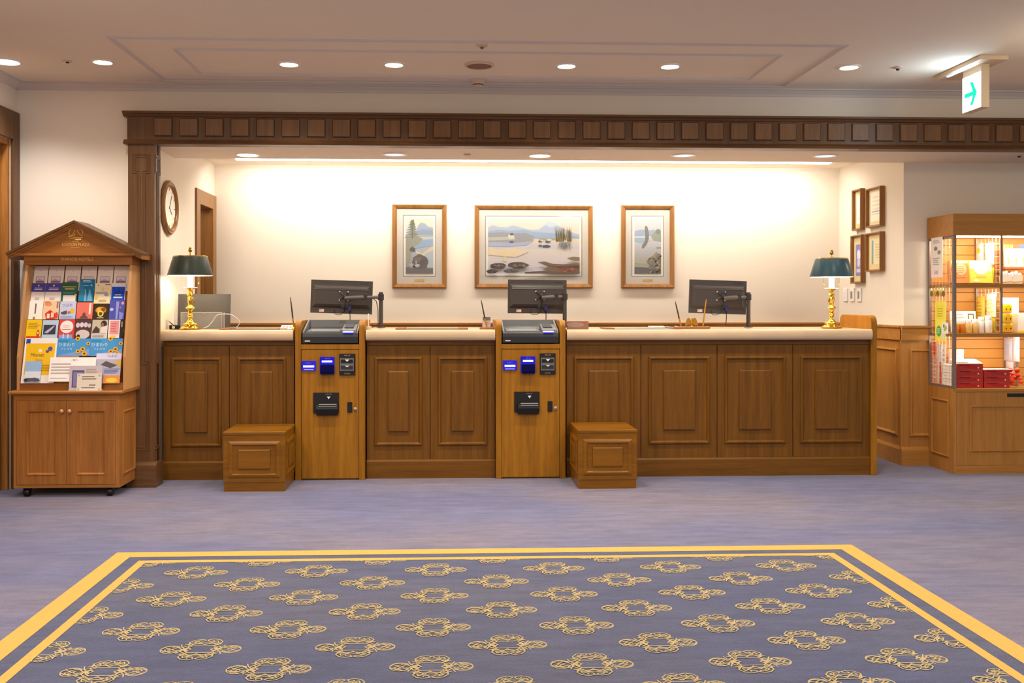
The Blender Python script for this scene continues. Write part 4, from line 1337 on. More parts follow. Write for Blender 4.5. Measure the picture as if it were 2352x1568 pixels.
# leather sign block right of the right kiosk
Yq = 7.18
a, b = ax(1303, Yq), ax(1352, Yq)
t = thing('sign_block', 'low brown sign block with an oval plate right of the right kiosk', 'sign', ((a + b) / 2, Yq, zt_ + 0.0005))
mb = MB(); mb.box(-(b - a) / 2, (b - a) / 2, 0, 0.03, 0, 0.062, mat('tan_leather', '#8c6450', 0.5)); obj('block', mb, t, bevel=0.003)
mb = MB(); disc(mb, -0.02, 0.034, 0.065, -0.001, mat('oval_plate_tan', '#a88468', 0.4), 24, 0.018); disc(mb, -0.025, 0.034, 0.05, -0.0016, mat('oval_plate_mauve', '#8c7c84', 0.4), 24, 0.012); obj('oval_plate', mb, t)
# eagle pen set
Yq = 7.22
a, b = ax(1550, Yq), ax(1633, Yq)
t = thing('pen_stand', 'golden eagle desk set holding two upright pens', 'pen stand', (ax(1592, Yq), Yq, zt_ + 0.0005), 0, 'counter pens')
hw = (b - a) / 2
mb = MB(); mb.prism([(-hw + 0.01, 0), (hw - 0.01, 0), (hw, 0.018), (-hw, 0.018)], 0, 0.09, W_TRAY, 'y'); obj('base', mb, t, bevel=0.002)
EG = mat('gold_eagle', '#c08a30', 0.3, metal=0.7)
mb = MB()
mb.ball((0, 0.045, 0.046), 0.014, EG, 12, (0.9, 0.8, 1.7))
mb.ball((0.002, 0.036, 0.076), 0.008, EG, 10)
mb.prism([(-0.002, 0.074), (0.014, 0.073), (-0.002, 0.070)], 0.033, 0.038, EG, 'y')
for s in (-1, 1):
    wing = [(0.004, 0.060), (0.014, 0.078), (0.022, 0.084), (0.030, 0.082), (0.038, 0.068), (0.046, 0.042), (0.050, 0.026), (0.042, 0.022), (0.036, 0.034), (0.030, 0.024), (0.024, 0.038), (0.018, 0.026), (0.010, 0.036)]
    mb.prism([(s * u, v) for u, v in wing], 0.040, 0.050, EG, 'y')
mb.lathe([(0.016, 0.018), (0.012, 0.024), (0.006, 0.03)], EG, (0, 0.045, 0), 14)
obj('eagle', mb, t, smooth=True)
for u0, u1, z1, c in ((-0.083, -0.128, 0.230, PENW), (0.086, 0.112, 0.246, GOLDP)):
    mb = MB(); pen(mb, (u0, 0.04, 0.018), (u1, 0.04, z1 - 0.02), c, GOLDP); obj('pen', mb, t, smooth=True)
# white cable by middle monitor pole / small stand by left monitor pole
t = thing('card_holder', 'small cream holder with a thin rod beside the left monitor pole', 'holder', (ax(846, 7.2), 7.2, zt_ + 0.0005))
mb = MB(); mb.box(-0.022, 0.022, 0, 0.03, 0, 0.022, flat('#d8c8a8')); obj('base', mb, t, bevel=0.002)
mb = MB(); mb.tube([(0, 0.015, 0.02), (0.0, 0.015, 0.11)], 0.003, WHITE); mb.ball((0, 0.015, 0.112), 0.006, WHITE, 8); obj('rod', mb, t, smooth=True)

# ------------------------------------------------------------------ pictures on the back wall
FRP = [(0, 0), (0.002, 0.022), (0.010, 0.030), (0.020, 0.026), (0.036, 0.018), (0.042, 0.010), (0.044, 0.006)]
def picture(px0, px1, py0, py1, label, scene, plate, wm):
    x0, z1 = at_y(px0, py0, YB)
    x1, z0 = at_y(px1, py1, YB)
    cx_, cz2 = (x0 + x1) / 2, (z0 + z1) / 2
    hw, hh = (x1 - x0) / 2, (z1 - z0) / 2
    t = thing('framed_picture', label, 'picture', (cx_, YB - 0.004, cz2), 0, 'framed lake prints')
    mb = MB(); mb.ring(-hw, hw, -hh, hh, FRP, W_FRAME); obj('frame', mb, t)
    mb = MB(); mb.box(-hw + 0.04, hw - 0.04, -0.006, 0.0, -hh + 0.04, hh - 0.04, flat('#b4aa9c'))
    mx, mt_, mbm = wm
    mb.ring(-hw + mx - .008, hw - mx + .008, -hh + mbm - .008, hh - mt_ + .008, [(0, 0), (0.002, 0.001), (0.008, 0.0)], flat('#6c665e'), -0.0062)
    obj('mount', mb, t)
    mb = MB(); iw, ih = 2 * (hw - mx), 2 * hh - mt_ - mbm
    z_0 = -hh + mbm
    mb.poly([(-iw / 2, z_0), (iw / 2, z_0), (iw / 2, z_0 + ih), (-iw / 2, z_0 + ih)], -0.0072, flat('#cfcac2'))
    e = 0.019
    def dim(c):
        return '#%02x%02x%02x' % tuple(int(int(c[i:i + 2], 16) * 0.80) for i in (1, 3, 5))
    scene = [p[:-1] + (dim(p[-1]),) for p in scene]
    art(mb, iw - 2 * e, ih - 2 * e, -0.0073, scene, 0.00012, None, z_0 + e)
    obj('print', mb, t)
    if plate:
        mb = MB(); mb.box(-0.045, 0.045, -0.008, -0.006, -hh + 0.062, -hh + 0.084, BRASS); obj('name_plate', mb, t)
    mb = MB(); mb.box(-hw + 0.04, hw - 0.04, -0.012, -0.011, -hh + 0.04, hh - 0.04, mat('picture_glass', '#ffffff', 0.03, alpha=0.07, spec=0.6)); obj('glass', mb, t)


def vgrad(c0, c1, v0, v1, n=12):
    a, b = [int(c0[i:i + 2], 16) for i in (1, 3, 5)], [int(c1[i:i + 2], 16) for i in (1, 3, 5)]
    o = []
    for i in range(n):
        t_ = (i + .5) / n
        c = '#%02x%02x%02x' % tuple(int(a[k] + (b[k] - a[k]) * t_) for k in range(3))
        o.append(('r', 0, v0 + (v1 - v0) * i / n, 1, v0 + (v1 - v0) * (i + 1) / n, c))
    return o


R_ = random.Random(5)
def reeds(u0, u1, v0, v1, n, cols, dn=1):
    o = []
    for i in range(n):
        u = R_.uniform(u0, u1); h = (v1 - v0) * R_.uniform(.55, 1); s = R_.uniform(-.03, .03)
        o.append(('p', [(u - .004, v0), (u + .004, v0), (u + s, v0 + dn * h)], R_.choice(cols)))
    return o
def rock(cx, cy, rx, ry, seed, cols):
    o = [('p', lumps(cx, cy, rx, ry, seed, 16, .14), cols[0])]
    r = random.Random(seed)
    for k in range(9):
        a, b = r.uniform(-.6, .6), r.uniform(-.6, .5)
        o.append(('p', lumps(cx + a * rx, cy + b * ry, rx * .2, ry * .24, seed + k, 8, .3), r.choice(cols[1:])))
    return o
big = vgrad('#d8d4e4', '#e8d8c8', 0, .45, 8) + vgrad('#cfcfe4', '#f0d8b0', .45, .62, 6) + vgrad('#f0dcbc', '#ecdcd0', .62, 1, 10)
big += [('p', [(0, .83), (.05, .88), (.12, .85), (.2, .84), (.27, .88), (.36, .84), (.45, .80), (.55, .80), (.6, .86), (.66, .93), (.72, .93), (.78, .86), (.86, .80), (.94, .74), (1, .72), (1, .64), (0, .66)], '#a8bcd8'),
        ('p', [(.62, .90), (.66, .96), (.70, .94), (.74, .93), (.76, .88), (.68, .84)], '#c4d4e4'),
        ('p', [(0, .76), (.1, .80), (.25, .78), (.4, .80), (.5, .76), (.7, .74), (1, .68), (1, .64), (0, .64)], '#88a8cc'),
        ('p', [(0, .74), (.15, .755), (.3, .735), (.42, .74), (.5, .68), (.49, .60), (.3, .56), (0, .57)], '#8c8c94'),
        ('p', [(0, .66), (.2, .67), (.28, .70), (.3, .62), (0, .60)], '#b4b8a8'),
        ('p', [(0, .58), (.3, .56), (.5, .60), (.42, .52), (.2, .49), (0, .50)], '#a4b0d0'),
        ('p', lumps(.25, .68, .04, .05, 8), '#dcd8c0'), ('c', .257, .715, .022, .02, '#303848'), ('c', .256, .575, .026, .022, '#485068'),
        ('p', [(0, .48), (.1, .44), (.3, .46), (.45, .40), (.3, .30), (0, .34)], '#f0dcb4'), ('r', .17, .22, .2, .44, '#f2dca0')]
big += [('r', .56, .62, .78, .655, '#a0a494'), ('p', lumps(.57, .59, .02, .025, 4), '#38404c'), ('p', lumps(.65, .585, .03, .03, 5), '#404854'), ('p', lumps(.67, .615, .03, .02, 6), '#d8dce0'), ('p', lumps(.585, .605, .018, .014, 7), '#e8e8e8'), ('p', lumps(.64, .50, .05, .025, 9), '#586478'), ('p', lumps(.57, .51, .02, .02, 10), '#687488')]
big += reeds(.745, .915, .60, .90, 46, ['#8c7c50', '#a08c60', '#6c6448', '#b09c70']) + reeds(.76, .90, .57, .40, 30, ['#90908c', '#a0a090', '#808478'], 1)
big += [('r', .83, .585, .86, .605, '#e8e4dc'), ('r', .74, .585, .76, .60, '#383c40')]
big += rock(.11, .14, .09, .055, 21, ['#6c5c58', '#8c7c70', '#584a48', '#a09080']) + rock(.33, .155, .11, .06, 22, ['#6c6058', '#8a7c6c', '#50484a', '#988a78']) + rock(.04, .04, .06, .04, 23, ['#5c5854', '#78706c', '#48464a']) + rock(.25, .045, .08, .035, 24, ['#74706c', '#908880', '#5c5858'])
big += [('p', [(.54, .21), (.62, .22), (.7, .18), (.82, .17), (1, .19), (1, 0), (.78, 0), (.68, .02), (.6, .08), (.66, .12)], '#8c7460'), ('p', [(.6, .17), (.75, .13), (1, .15), (1, .10), (.78, .10)], '#6c5440'), ('p', [(.86, .28), (.93, .31), (1, .30), (1, .23), (.92, .24)], '#9c8468'), ('p', [(.4, .03), (.6, .05), (.8, .03), (1, .04), (1, 0), (.4, 0)], '#7c6c60')]
big += rock(.88, .07, .11, .05, 27, ['#946454', '#a87464', '#785040', '#b08c78'])
lef = vgrad('#8c8c84', '#b8c4dc', 0, .5, 8) + vgrad('#b8cce4', '#f0e4c0', .5, 1, 10)
lef += [('p', [(.35, .68), (.45, .86), (.55, .92), (.7, .90), (.82, .84), (1, .82), (1, .70), (.4, .70)], '#98a8c8'), ('p', [(.3, .73), (.6, .80), (1, .77), (1, .66), (.3, .66)], '#7c98bc'), ('r', .4, .66, 1, .70, '#a4b4a8'), ('r', .3, .64, 1, .655, '#e0e0dc'),
        ('p', [(.5, .60), (1, .62), (1, .50), (.7, .48), (.3, .44), (.3, .50)], '#88acd4'), ('p', [(.3, .42), (.6, .36), (1, .50), (1, .36), (.5, .30)], '#ecd8a0'), ('p', [(.7, .36), (1, .42), (1, .1), (.75, .12)], '#b4c4d4'),
        ('p', [(0, .68), (.5, .66), (.62, .62), (.5, .54), (.3, .48), (.2, .36), (.12, .2), (0, .1)], '#8c8c70')]
for k in range(7):
    v = .64 + k * .045; wd = .30 - k * .035
    lef.append(('p', [(.22 - wd, v), (.22 + wd, v + .01), (.30, v + .06), (.2, v + .05)], '#5c6450' if k % 2 else '#707860'))
lef += [('r', .22, .62, .25, .95, '#5c5444'), ('p', lumps(.26, .43, .12, .045, 31, 12, .4), '#4c4c44'), ('p', lumps(.52, .19, .30, .15, 33, 18, .12), '#584c4c'), ('p', lumps(.45, .25, .16, .05, 34), '#706460'), ('p', lumps(.62, .20, .10, .07, 35), '#483e42')]
lef += [('p', [(0, .12), (.4, .08), (1, .10), (1, 0), (0, 0)], '#64605c'), ('p', lumps(.2, .155, .08, .03, 36), '#c4c0c0'), ('p', lumps(.42, .145, .09, .03, 37), '#ccc8c4'), ('c', .38, .2, .03, .035, '#b8b4b0'), ('p', lumps(.3, .13, .04, .015, 38), '#403c40')]
rig = vgrad('#8c8478', '#d4d4e0', 0, .6, 10) + vgrad('#ccd0e0', '#e4e0dc', .6, 1, 8)
rig += [('p', [(0, .77), (.25, .80), (.5, .78), (.75, .80), (1, .74), (1, .68), (0, .68)], '#98b0cc'), ('r', 0, .655, .6, .68, '#e4e4ec'), ('p', [(0, .65), (.4, .65), (.5, .58), (.2, .55), (0, .58)], '#98b8c8'), ('p', [(.62, .68), (.8, .78), (1, .72), (1, .58), (.7, .60)], '#8c9880'), ('p', lumps(.9, .76, .1, .05, 41), '#60745c'), ('p', lumps(.9, .47, .1, .02, 42), '#8c948c'), ('p', lumps(.62, .61, .07, .03, 43), '#d8d8c8'),
        ('p', [(.38, .83), (.42, .87), (.47, .86), (.52, .80), (.54, .72), (.54, .64), (.50, .57), (.42, .50), (.32, .45), (.27, .47), (.30, .53), (.40, .60), (.41, .70), (.39, .78)], '#544e48'), ('p', [(.42, .83), (.46, .84), (.50, .74), (.48, .66), (.44, .72)], '#706860'), ('p', [(.5, .60), (.6, .62), (.66, .6), (.56, .56)], '#c8c4b8'),
        ('p', [(0, .25), (.35, .26), (.5, .24), (.5, .18), (0, .19)], '#b0ac78'), ('p', [(0, .18), (.5, .19), (.6, .12), (0, .10)], '#98988c'), ('p', [(0, .12), (.2, .12), (.6, .10), (1, .1), (1, 0), (0, 0)], '#5c544e'), ('p', [(.45, .22), (.6, .30), (.85, .38), (1, .35), (1, .05), (.6, .12)], '#7c7460'), ('p', [(.55, .24), (.82, .40), (.9, .37), (.62, .22)], '#988c70')]
for k in range(26):
    u, v = R_.uniform(.55, .98), R_.uniform(.03, .32)
    rig.append(('p', lumps(u, v, .045, .012, 60 + k, 7, .4), R_.choice(['#a89c80', '#5c5444', '#8c8064', '#484038', '#b8ac94'])))
picture(901, 1026, 469, 662, 'tall framed lake print with dark rock and pine, left of three', lef, True, (0.105, 0.105, 0.115))
picture(1090, 1361, 471, 662, 'wide framed lake print with reeds and rocks, in the middle', big, False, (0.105, 0.105, 0.115))
picture(1426, 1548, 471, 662, 'tall framed lake print with a flying eagle, right of three', rig, True, (0.105, 0.105, 0.115))

# certificates on the alcove right wall (faces -x)
def wall_frame(px0, px1, py0n, py1n, label, prims, bg):
    ya, yb = at_x(px0, 500, XR - 0.04)[0], at_x(px1 - 13, 500, XR - 0.04)[0]    # far and near edge
    z1 = at_x(px1 - 13, py0n, XR - 0.04)[1]
    z0 = at_x(px1 - 13, py1n, XR - 0.04)[1]
    wd, h = ya - yb, z1 - z0
    t = thing('certificate_frame', label, 'frame', (XR - 0.002, (ya + yb) / 2, (z0 + z1) / 2), -PI / 2, 'certificates on the alcove side wall')
    mb = MB(); mb.ring(-wd / 2, wd / 2, -h / 2, h / 2, [(0, 0), (0.0, 0.042), (0.010, 0.042), (0.016, 0.034), (0.018, 0.012)], W_FRAME); obj('frame', mb, t)
    mb = MB(); mb.box(-wd / 2 + 0.016, wd / 2 - 0.016, -0.014, 0.0, -h / 2 + 0.016, h / 2 - 0.016, flat(bg))
    art(mb, wd - 0.04, h - 0.04, -0.0142, prims, 0.0002, None, -h / 2 + 0.02)
    obj('print', mb, t)
wall_frame(1957, 1990, 432, 527, 'narrow framed certificate with plain white sheet, upper left', [('r', .18, .12, .82, .9, '#f8f4f0'), ('l', .25, .2, .75, .3, 2, '#c8c8d0')], '#d8cc90')
wall_frame(1988, 2035, 426, 518, 'framed certificate with ruled cream sheet, upper right', [('r', .14, .1, .92, .95, '#f4ecd8'), ('l', .25, .4, .85, .85, 4, '#e0d8cc'), ('r', .2, .36, .86, .40, '#b8b4b8'), ('r', .2, .30, .86, .32, '#c8c4c4')], '#e0d0a0')
wall_frame(1954, 1991, 538, 650, 'narrow framed certificate with violet print, lower left', [('r', .2, .12, .85, .84, '#8c84c0'), ('c', .52, .6, .2, .12, '#e0e0f0'), ('c', .52, .42, .16, .10, '#d0d0ec'), ('r', .28, .2, .78, .28, '#c8c8e4')], '#d8cc98')
wall_frame(1987, 2035, 531, 622, 'framed certificate with a teal band, lower right', [('r', .12, .15, .95, .88, '#ecdcb4'), ('r', .22, .15, .36, .85, '#80a8a8'), ('l', .5, .3, .88, .75, 6, '#d0c49c')], '#e0cc98')
# wall switches
for px, lb, b in ((1941, 'white wall switch plate nearest the back wall', 0), (1957, 'white wall switch with grey key, middle of three', 1), (1973, 'white wall switch with grey key nearest the counter end', 1)):
    Yx, z = at_x(px, 677, XR - 0.01)
    t = thing('wall_switch', lb, 'switch', (XR - 0.001, Yx, z), -PI / 2, 'switches on the alcove side wall')
    mb = MB(); mb.box(-0.04, 0.04, -0.012, 0, -0.06, 0.06, WHITE); obj('plate', mb, t, bevel=0.003)
    mb = MB(); mb.box(-0.020, 0.012, -0.016, -0.012, -0.032, 0.032, mat('switch_grey', '#8c8884', 0.4) if b else WHITE); obj('key', mb, t, bevel=0.001)
# wall clock on the alcove left wall (faces +x)
Yc, zc0 = at_x(385, 477, XL)
t = thing('wall_clock', 'round wooden wall clock on the alcove side wall above the left lamp', 'clock', (XL + 0.001, Yc, zc0))
B_ = Matrix.Rotation(PI / 2, 4, 'Y')
mb = MB(); mb.M = B_
Rr = 0.205
mb.lathe([(Rr - 0.01, 0), (Rr, 0.008), (Rr, 0.018), (Rr - 0.012, 0.030), (Rr - 0.022, 0.026), (Rr - 0.034, 0.032), (Rr - 0.046, 0.022), (Rr - 0.05, 0.012)], W_FRAME, n=48)
obj('rim', mb, t, smooth=True)
mb = MB(); mb.M = B_; mb.lathe([(Rr - 0.048, 0.012), (0.0, 0.012)], flat('#f4f0e4'), n=40)
for k in range(12):
    a = 2 * PI * k / 12
    mb.M = B_ @ Matrix.Rotation(a, 4, 'Z')
    mb.box(Rr - 0.075, Rr - 0.056, -0.003, 0.003, 0.012, 0.0135, BLACK)
obj('dial', mb, t)
for a, L_ in ((0.9, 0.075), (2.6, 0.11)):
    mb = MB(); mb.M = B_ @ Matrix.Rotation(a, 4, 'Z'); mb.box(-0.01, L_, -0.003, 0.003, 0.014, 0.0155, BLACK); obj('hand', mb, t)
# white box over the alcove doorway (door closer)
mb = MB(); mb.box(-0.03, 0.03, -0.08, 0.08, -0.10, 0.0, mat('pink_white_box', '#e0c8cc', 0.5))
pxb = at_x(459, 488, XL - 0.11)
tag(obj('door_sign', mb, loc=(XL - 0.17, pxb[0] + 0.03, zd - 0.004), bevel=0.004), 'small pinkish box under the head of the alcove doorway', 'box')

# ------------------------------------------------------------------ ceiling fittings
def downlight(x, y, z, label, r, glow, power, trimm, group, spot=True, ang=120, color=WARM):
    t = thing('ceiling_downlight', label, 'light', (x, y, z), 0, group)
    mb = MB()
    mb.lathe([(r + 0.016, -0.0005), (r + 0.015, -0.006), (r + 0.002, -0.010), (r - 0.004, -0.004), (r - 0.004, -0.001)], trimm, n=32)
    obj('trim_ring', mb, t, smooth=True)
    mb = MB(); mb.lathe([(0.0, -0.0032), (r - 0.004, -0.0030)], glow, n=28); obj('diffuser', mb, t)
    if power:
        lamp('SPOT', 'downlight_beam', (x, y, z - 0.03), power, color, spot_size=math.radians(ang), spot_blend=0.9, shadow_soft_size=0.05)


TRW = mat('white_trim', '#f4ece4', 0.4)
lob = [(14, 140, 'large white downlight at the left edge of the lobby ceiling', 0.080, LAMPW), (236, 141, 'warm downlight in the ceiling above the brochure stand', 0.058, LAMPG),
       (664, 146, 'warm downlight at the left end of the ceiling panel', 0.058, LAMPG), (905, 147, 'warm downlight left of the round ceiling speaker', 0.058, LAMPG),
       (1301, 150, 'warm downlight right of the round ceiling speaker', 0.058, LAMPG), (1539, 151, 'warm downlight at the right end of the ceiling panel', 0.058, LAMPG),
       (1950, 153, 'warm downlight in the ceiling left of the exit sign', 0.058, LAMPG)]
for px, py, lb, r, g in lob:
    X, Y = at_z(px, py, ZC)
    downlight(X, Y, ZC, lb, r, g, P_SPOT * (0.9 if px < 100 else 0.55 if px < 300 else 1), TRW, 'lobby downlights', ang=125, color=(1.0, 0.95, 0.93) if px < 100 else WARM)
for px, lb in ((342, 'warm downlight at the top edge, leftmost'), (556, 'warm downlight at the top edge, second from left'), (1695, 'warm downlight at the top edge, second from right'), (1905, 'warm downlight at the top edge, rightmost')):
    X, Y = at_z(px, -15, ZC)
    downlight(X, Y, ZC, lb, 0.058, LAMPG, P_SPOT * 0.9, TRW, 'lobby downlights', ang=125)
for px, py, lb, g in ((569, 354, 'lit downlight in the alcove ceiling, leftmost of five', LAMPG), (906, 354, 'dim downlight in the alcove ceiling, second from the left', mat('dim_lamp', '#e8e8f0', 0.3, emit=(0.9, 0.9, 1.0), es=0.9)),
                  (1240, 356, 'lit downlight in the alcove ceiling, middle of five', LAMPG), (1570, 356, 'dim downlight in the alcove ceiling, fourth from the left', mat('dim_lamp', '#e8e8f0')), (1895, 357, 'dim downlight in the alcove ceiling, rightmost of five', mat('dim_lamp', '#e8e8f0'))):
    X, Y = at_z(px, py, ZA)
    downlight(X, Y, ZA, lb, 0.078, g, P_ALC * (1.0 if g == LAMPG else 0.6), TRW, 'alcove downlights', ang=150, color=(1.0, 0.92, 0.8))
# fittings that give no light
def fitting(name, label, cat, px, py, z, prof, mt, parts=None, group=None):
    X, Y = at_z(px, py, z)
    t = thing(name, label, cat, (X, Y, z), 0, group)
    mb = MB(); mb.lathe(prof, mt, n=32); obj('housing', mb, t, smooth=True)
    if parts:
        mb = MB(); mb.lathe(parts[0], parts[1], n=28); obj(parts[2], mb, t, smooth=True)
TAN = mat('speaker_grille', '#8c6c5c', 0.7)
BEI = mat('beige_plastic', '#d8c0a8', 0.5)
fitting('ceiling_speaker', 'round ceiling speaker in the middle of the ceiling panel', 'speaker', 1101, 148, ZC, [(0.100, 0), (0.098, -0.010), (0.086, -0.016), (0.080, -0.012)], BEI, ([(0.0, -0.013), (0.082, -0.013)], TAN, 'grille'))
fitting('smoke_detector', 'beige smoke detector hanging between ceiling panel and beam', 'detector', 1098, 183, ZC, [(0.055, 0), (0.053, -0.012), (0.040, -0.022), (0.034, -0.046), (0.026, -0.052), (0.0, -0.052)], BEI, ([(0.036, -0.030), (0.0372, -0.034), (0.0365, -0.040), (0.034, -0.041)], BLACK, 'vent'))
fitting('sprinkler', 'small round sprinkler behind the ceiling speaker', 'sprinkler', 1107, 104, ZC, [(0.036, 0), (0.034, -0.006), (0.010, -0.012), (0.0, -0.012)], BEI, ([(0.012, -0.012), (0.009, -0.022), (0.0, -0.022)], TAN, 'nozzle'))
fitting('sprinkler', 'small sprinkler between the two leftmost ceiling lights', 'sprinkler', 155, 140, ZC, [(0.030, 0), (0.028, -0.004), (0.012, -0.008), (0.0, -0.008)], BEI, ([(0.012, -0.008), (0.009, -0.014), (0.0, -0.014)], BLACK, 'nozzle'))
fitting('sprinkler', 'small sprinkler in the ceiling left of the exit sign', 'sprinkler', 2062, 154, ZC, [(0.032, 0), (0.030, -0.006), (0.012, -0.012), (0.0, -0.012)], BEI, ([(0.012, -0.012), (0.009, -0.022), (0.0, -0.022)], BLACK, 'nozzle'))
fitting('sensor', 'small grey sensor in the alcove ceiling', 'sensor', 1073, 354, ZA, [(0.028, 0), (0.026, -0.006), (0.0, -0.008)], mat('sensor_grey', '#9c8878', 0.5))
fitting('sensor', 'tiny dark sensor in the shop ceiling at the right edge', 'sensor', 2341, 358, ZA, [(0.012, 0), (0.010, -0.012), (0.0, -0.014)], DARK)

# exit sign
Ye0, Ye1 = 6.02, 6.20
xe = at_y(2250, 200, Ye0)[0]
t = thing('exit_sign', 'lit green-arrow exit sign hanging from the ceiling at the right', 'sign', (xe + 0.03, (Ye0 + Ye1) / 2, ZC))
mb = MB()
CRM = mat('cream_metal', '#d8c0a0', 0.5)
mb.box(-0.10, 0.085, -0.22, 0.36, -0.028, 0, CRM)
obj('ceiling_plate', mb, t, bevel=0.004)
zt2, zb2 = -0.085, -0.305
mb = MB(); mb.box(-0.025, 0.030, -0.10, 0.12, zb2, zt2 + 0.06, CRM)
obj('casing', mb, t, bevel=0.003)
mb = MB(); mb.M = Matrix.Rotation(-PI / 2, 4, 'Z')       # face -y -> -x
SIGNW = mat('sign_white_glow', '#ffffff', 0.4, emit=(0.92, 0.97, 1.0), es=2.4)
SIGNG = mat('sign_green_glow', '#00b080', 0.4, emit=(0.0, 0.62, 0.42), es=1.3)
mb.box(-0.118, 0.098, -0.029, -0.0252, zb2 + 0.004, zt2 + 0.012, SIGNW)
cx_, cz_ = -0.012, (zt2 + zb2) / 2 - 0.002
arrow = [(-0.075, -0.014), (0.02, -0.014), (-0.012, -0.074), (0.018, -0.074), (0.066, 0.0), (0.018, 0.078), (-0.012, 0.078), (0.02, 0.014), (-0.075, 0.014)]
for tri in ([0, 1, 7, 8], [1, 2, 3, 4], [4, 5, 6, 7], [1, 4, 7]):
    mb.poly([(cx_ + arrow[i][0] * 1.05, cz_ + arrow[i][1] * 1.0) for i in tri], -0.0295, SIGNG)
mb.box(-0.102, -0.096, -0.0295, -0.029, cz_ - 0.098, cz_ - 0.06, SIGNG)
mb.box(-0.080, -0.075, -0.0295, -0.029, cz_ - 0.098, cz_ - 0.07, SIGNG)
obj('sign_face', mb, t)
mb = MB(); mb.box(-0.072, -0.055, -0.12, 0.24, -0.034, -0.028, mat('sign_tube_glow', '#ffffff', 0.4, emit=(0.55, 0.8, 1.0), es=1.6)); obj('light_strip', mb, t)
lamp('AREA', 'sign_glow', (xe - 0.02, (Ye0 + Ye1) / 2, ZC - 0.2), 2.2, (0.6, 0.82, 1.0), rot=(0, math.radians(100), 0), shape='RECTANGLE', size=0.2, size_y=0.2)
# ------------------------------------------------------------------ shop cabinet
XS0, XS1, YF, YR = 3.84, 5.6, 7.12, 7.505
zB, zT, zH = 0.645, 1.81, 1.977
S1, S2 = az(655, YF, 2250) + 0.0, az(769, YF, 2250)
S1, S2 = 1.445, 1.068                          # shelf tops
cxs = (XS0 + XS1) / 2
t = thing('display_cabinet', 'lit wooden souvenir display cabinet at the right edge', 'cabinet', (cxs, YF, 0))
l0, l1, D = XS0 - cxs, XS1 - cxs, YR - YF
mb = MB()
mb.box(l0, l1, 0.012, D, 0, zB, W_SHOP)
mb.box(l0, l0 + 0.022, 0, 0.012, 0, zB - 0.022, W_SHOP)
mb.box(l0 + 0.022, l1, 0, 0.012, 0, 0.062, W_SHOPX)
mb.box(l0, l1, 0, 0.012, zB - 0.022, zB, W_SHOPX)
mb.M = Matrix.Translation((l0, D / 2, 0)) @ Matrix.Rotation(-PI / 2, 4, 'Z')
mb.ring(-0.13, 0.13, 0.115, 0.555, [(0, 0), (0.002, 0.009), (0.010, 0.012), (0.014, 0.0)], W_SHOP)
obj('base_cabinet', mb, t)
mb = MB()
mb.box(l0 + 0.025, l1, 0.004, 0.012, 0.064, zB - 0.024, W_SHOP)
mb.ring(l0 + 0.125, l1 - 0.1, 0.165, 0.520, [(0, 0), (0.003, 0.009), (0.010, 0.012), (0.014, 0.0)], W_SHOP, 0.004)
mb.box(l0 + 0.42, l1 - 0.4, 0.001, 0.0042, zB - 0.062, zB - 0.036, BLACK)
obj('door', mb, t)
mb = MB(); mb.box(l0 - 0.006, l1, -0.006, D, zT, zH, W_SHOPX); obj('header', mb, t, bevel=0.003)
mb = MB(); mb.box(l0 + 0.012, l1, D - 0.018, D, zB, zT, mat('slat_wood', '#c98a3c', 0.5))
z = zB + 0.06
while z < zT:
    mb.box(l0 + 0.012, l1, D - 0.0185, D - 0.0175, z, z + 0.004, mat('slat_groove', '#6a4014', 0.8))
    z += 0.075
obj('slat_back', mb, t)
for zz in (S1, S2):
    mb = MB(); mb.box(l0 + 0.014, l1, 0.006, D - 0.02, zz - 0.030, zz, W_SHOPX); obj('shelf', mb, t, bevel=0.002)
PO = mat('bronze_aluminium', '#8c7a70', 0.4, metal=0.4)
mb = MB()
mb.box(l0 - 0.001, l0 + 0.022, -0.001, 0.022, zB + 0.001, zT, PO)
mb.box(l0, l0 + 0.018, D - 0.02, D, zB, zT, PO)
mb.box(l0, l0 + 0.016, 0.022, D - 0.02, zB, zB + 0.02, PO)
mb.box(l0, l0 + 0.016, 0.022, D - 0.02, zT - 0.02, zT, PO)
obj('side_frame', mb, t)
def net(x, y0, y1, z0, z1):
    b = MB()
    WIRE = mat('white_wire', '#d8d0c4', 0.4)
    y = y0
    while y <= y1:
        b.box(x - 0.0012, x + 0.0012, y - 0.0012, y + 0.0012, z0, z1, WIRE); y += 0.05
    z_ = z0
    while z_ <= z1:
        b.box(x - 0.0012, x + 0.0012, y0, y1, z_ - 0.0012, z_ + 0.0012, WIRE); z_ += 0.05
    return b
obj('wire_net', net(l0 + 0.010, 0.03, D - 0.03, zB + 0.02, zT - 0.02), t)
dv = []
for px, z0, z1, yf in ((2301, S1, zT, 0.003), (2301, S2, S1 - 0.03, 0.003), (2337, zB, S2 - 0.03, 0.19)):
    X = ax(px, YF + yf) - cxs
    dv.append(X + cxs)
    mb = MB(); mb.box(X - 0.007, X + 0.007, yf, yf + 0.015, z0, z1, PO); obj('divider_post', mb, t); mb = MB(); mb.box(X - 0.006, X + 0.006, D - 0.034, D - 0.02, z0, z1, PO); obj('divider_post', mb, t)
    obj('wire_net', net(X, yf + 0.027, D - 0.04, z0 + 0.01, z1 - 0.01), t)
mb = MB(); mb.box(l0 + 0.03, l1, 0.02, 0.05, zT - 0.012, zT, LAMPG); obj('light_strip', mb, t)
for zz, pw in ((zT - 0.02, 6.5), (S1 - 0.036, 4.2), (S2 - 0.036, 4.2)):
    lamp('AREA', 'cabinet_light', (4.3, YF + 0.06, zz), pw, (1.0, 0.9, 0.74), rot=(math.radians(25), 0, 0), shape='RECTANGLE', size=0.9, size_y=0.03)


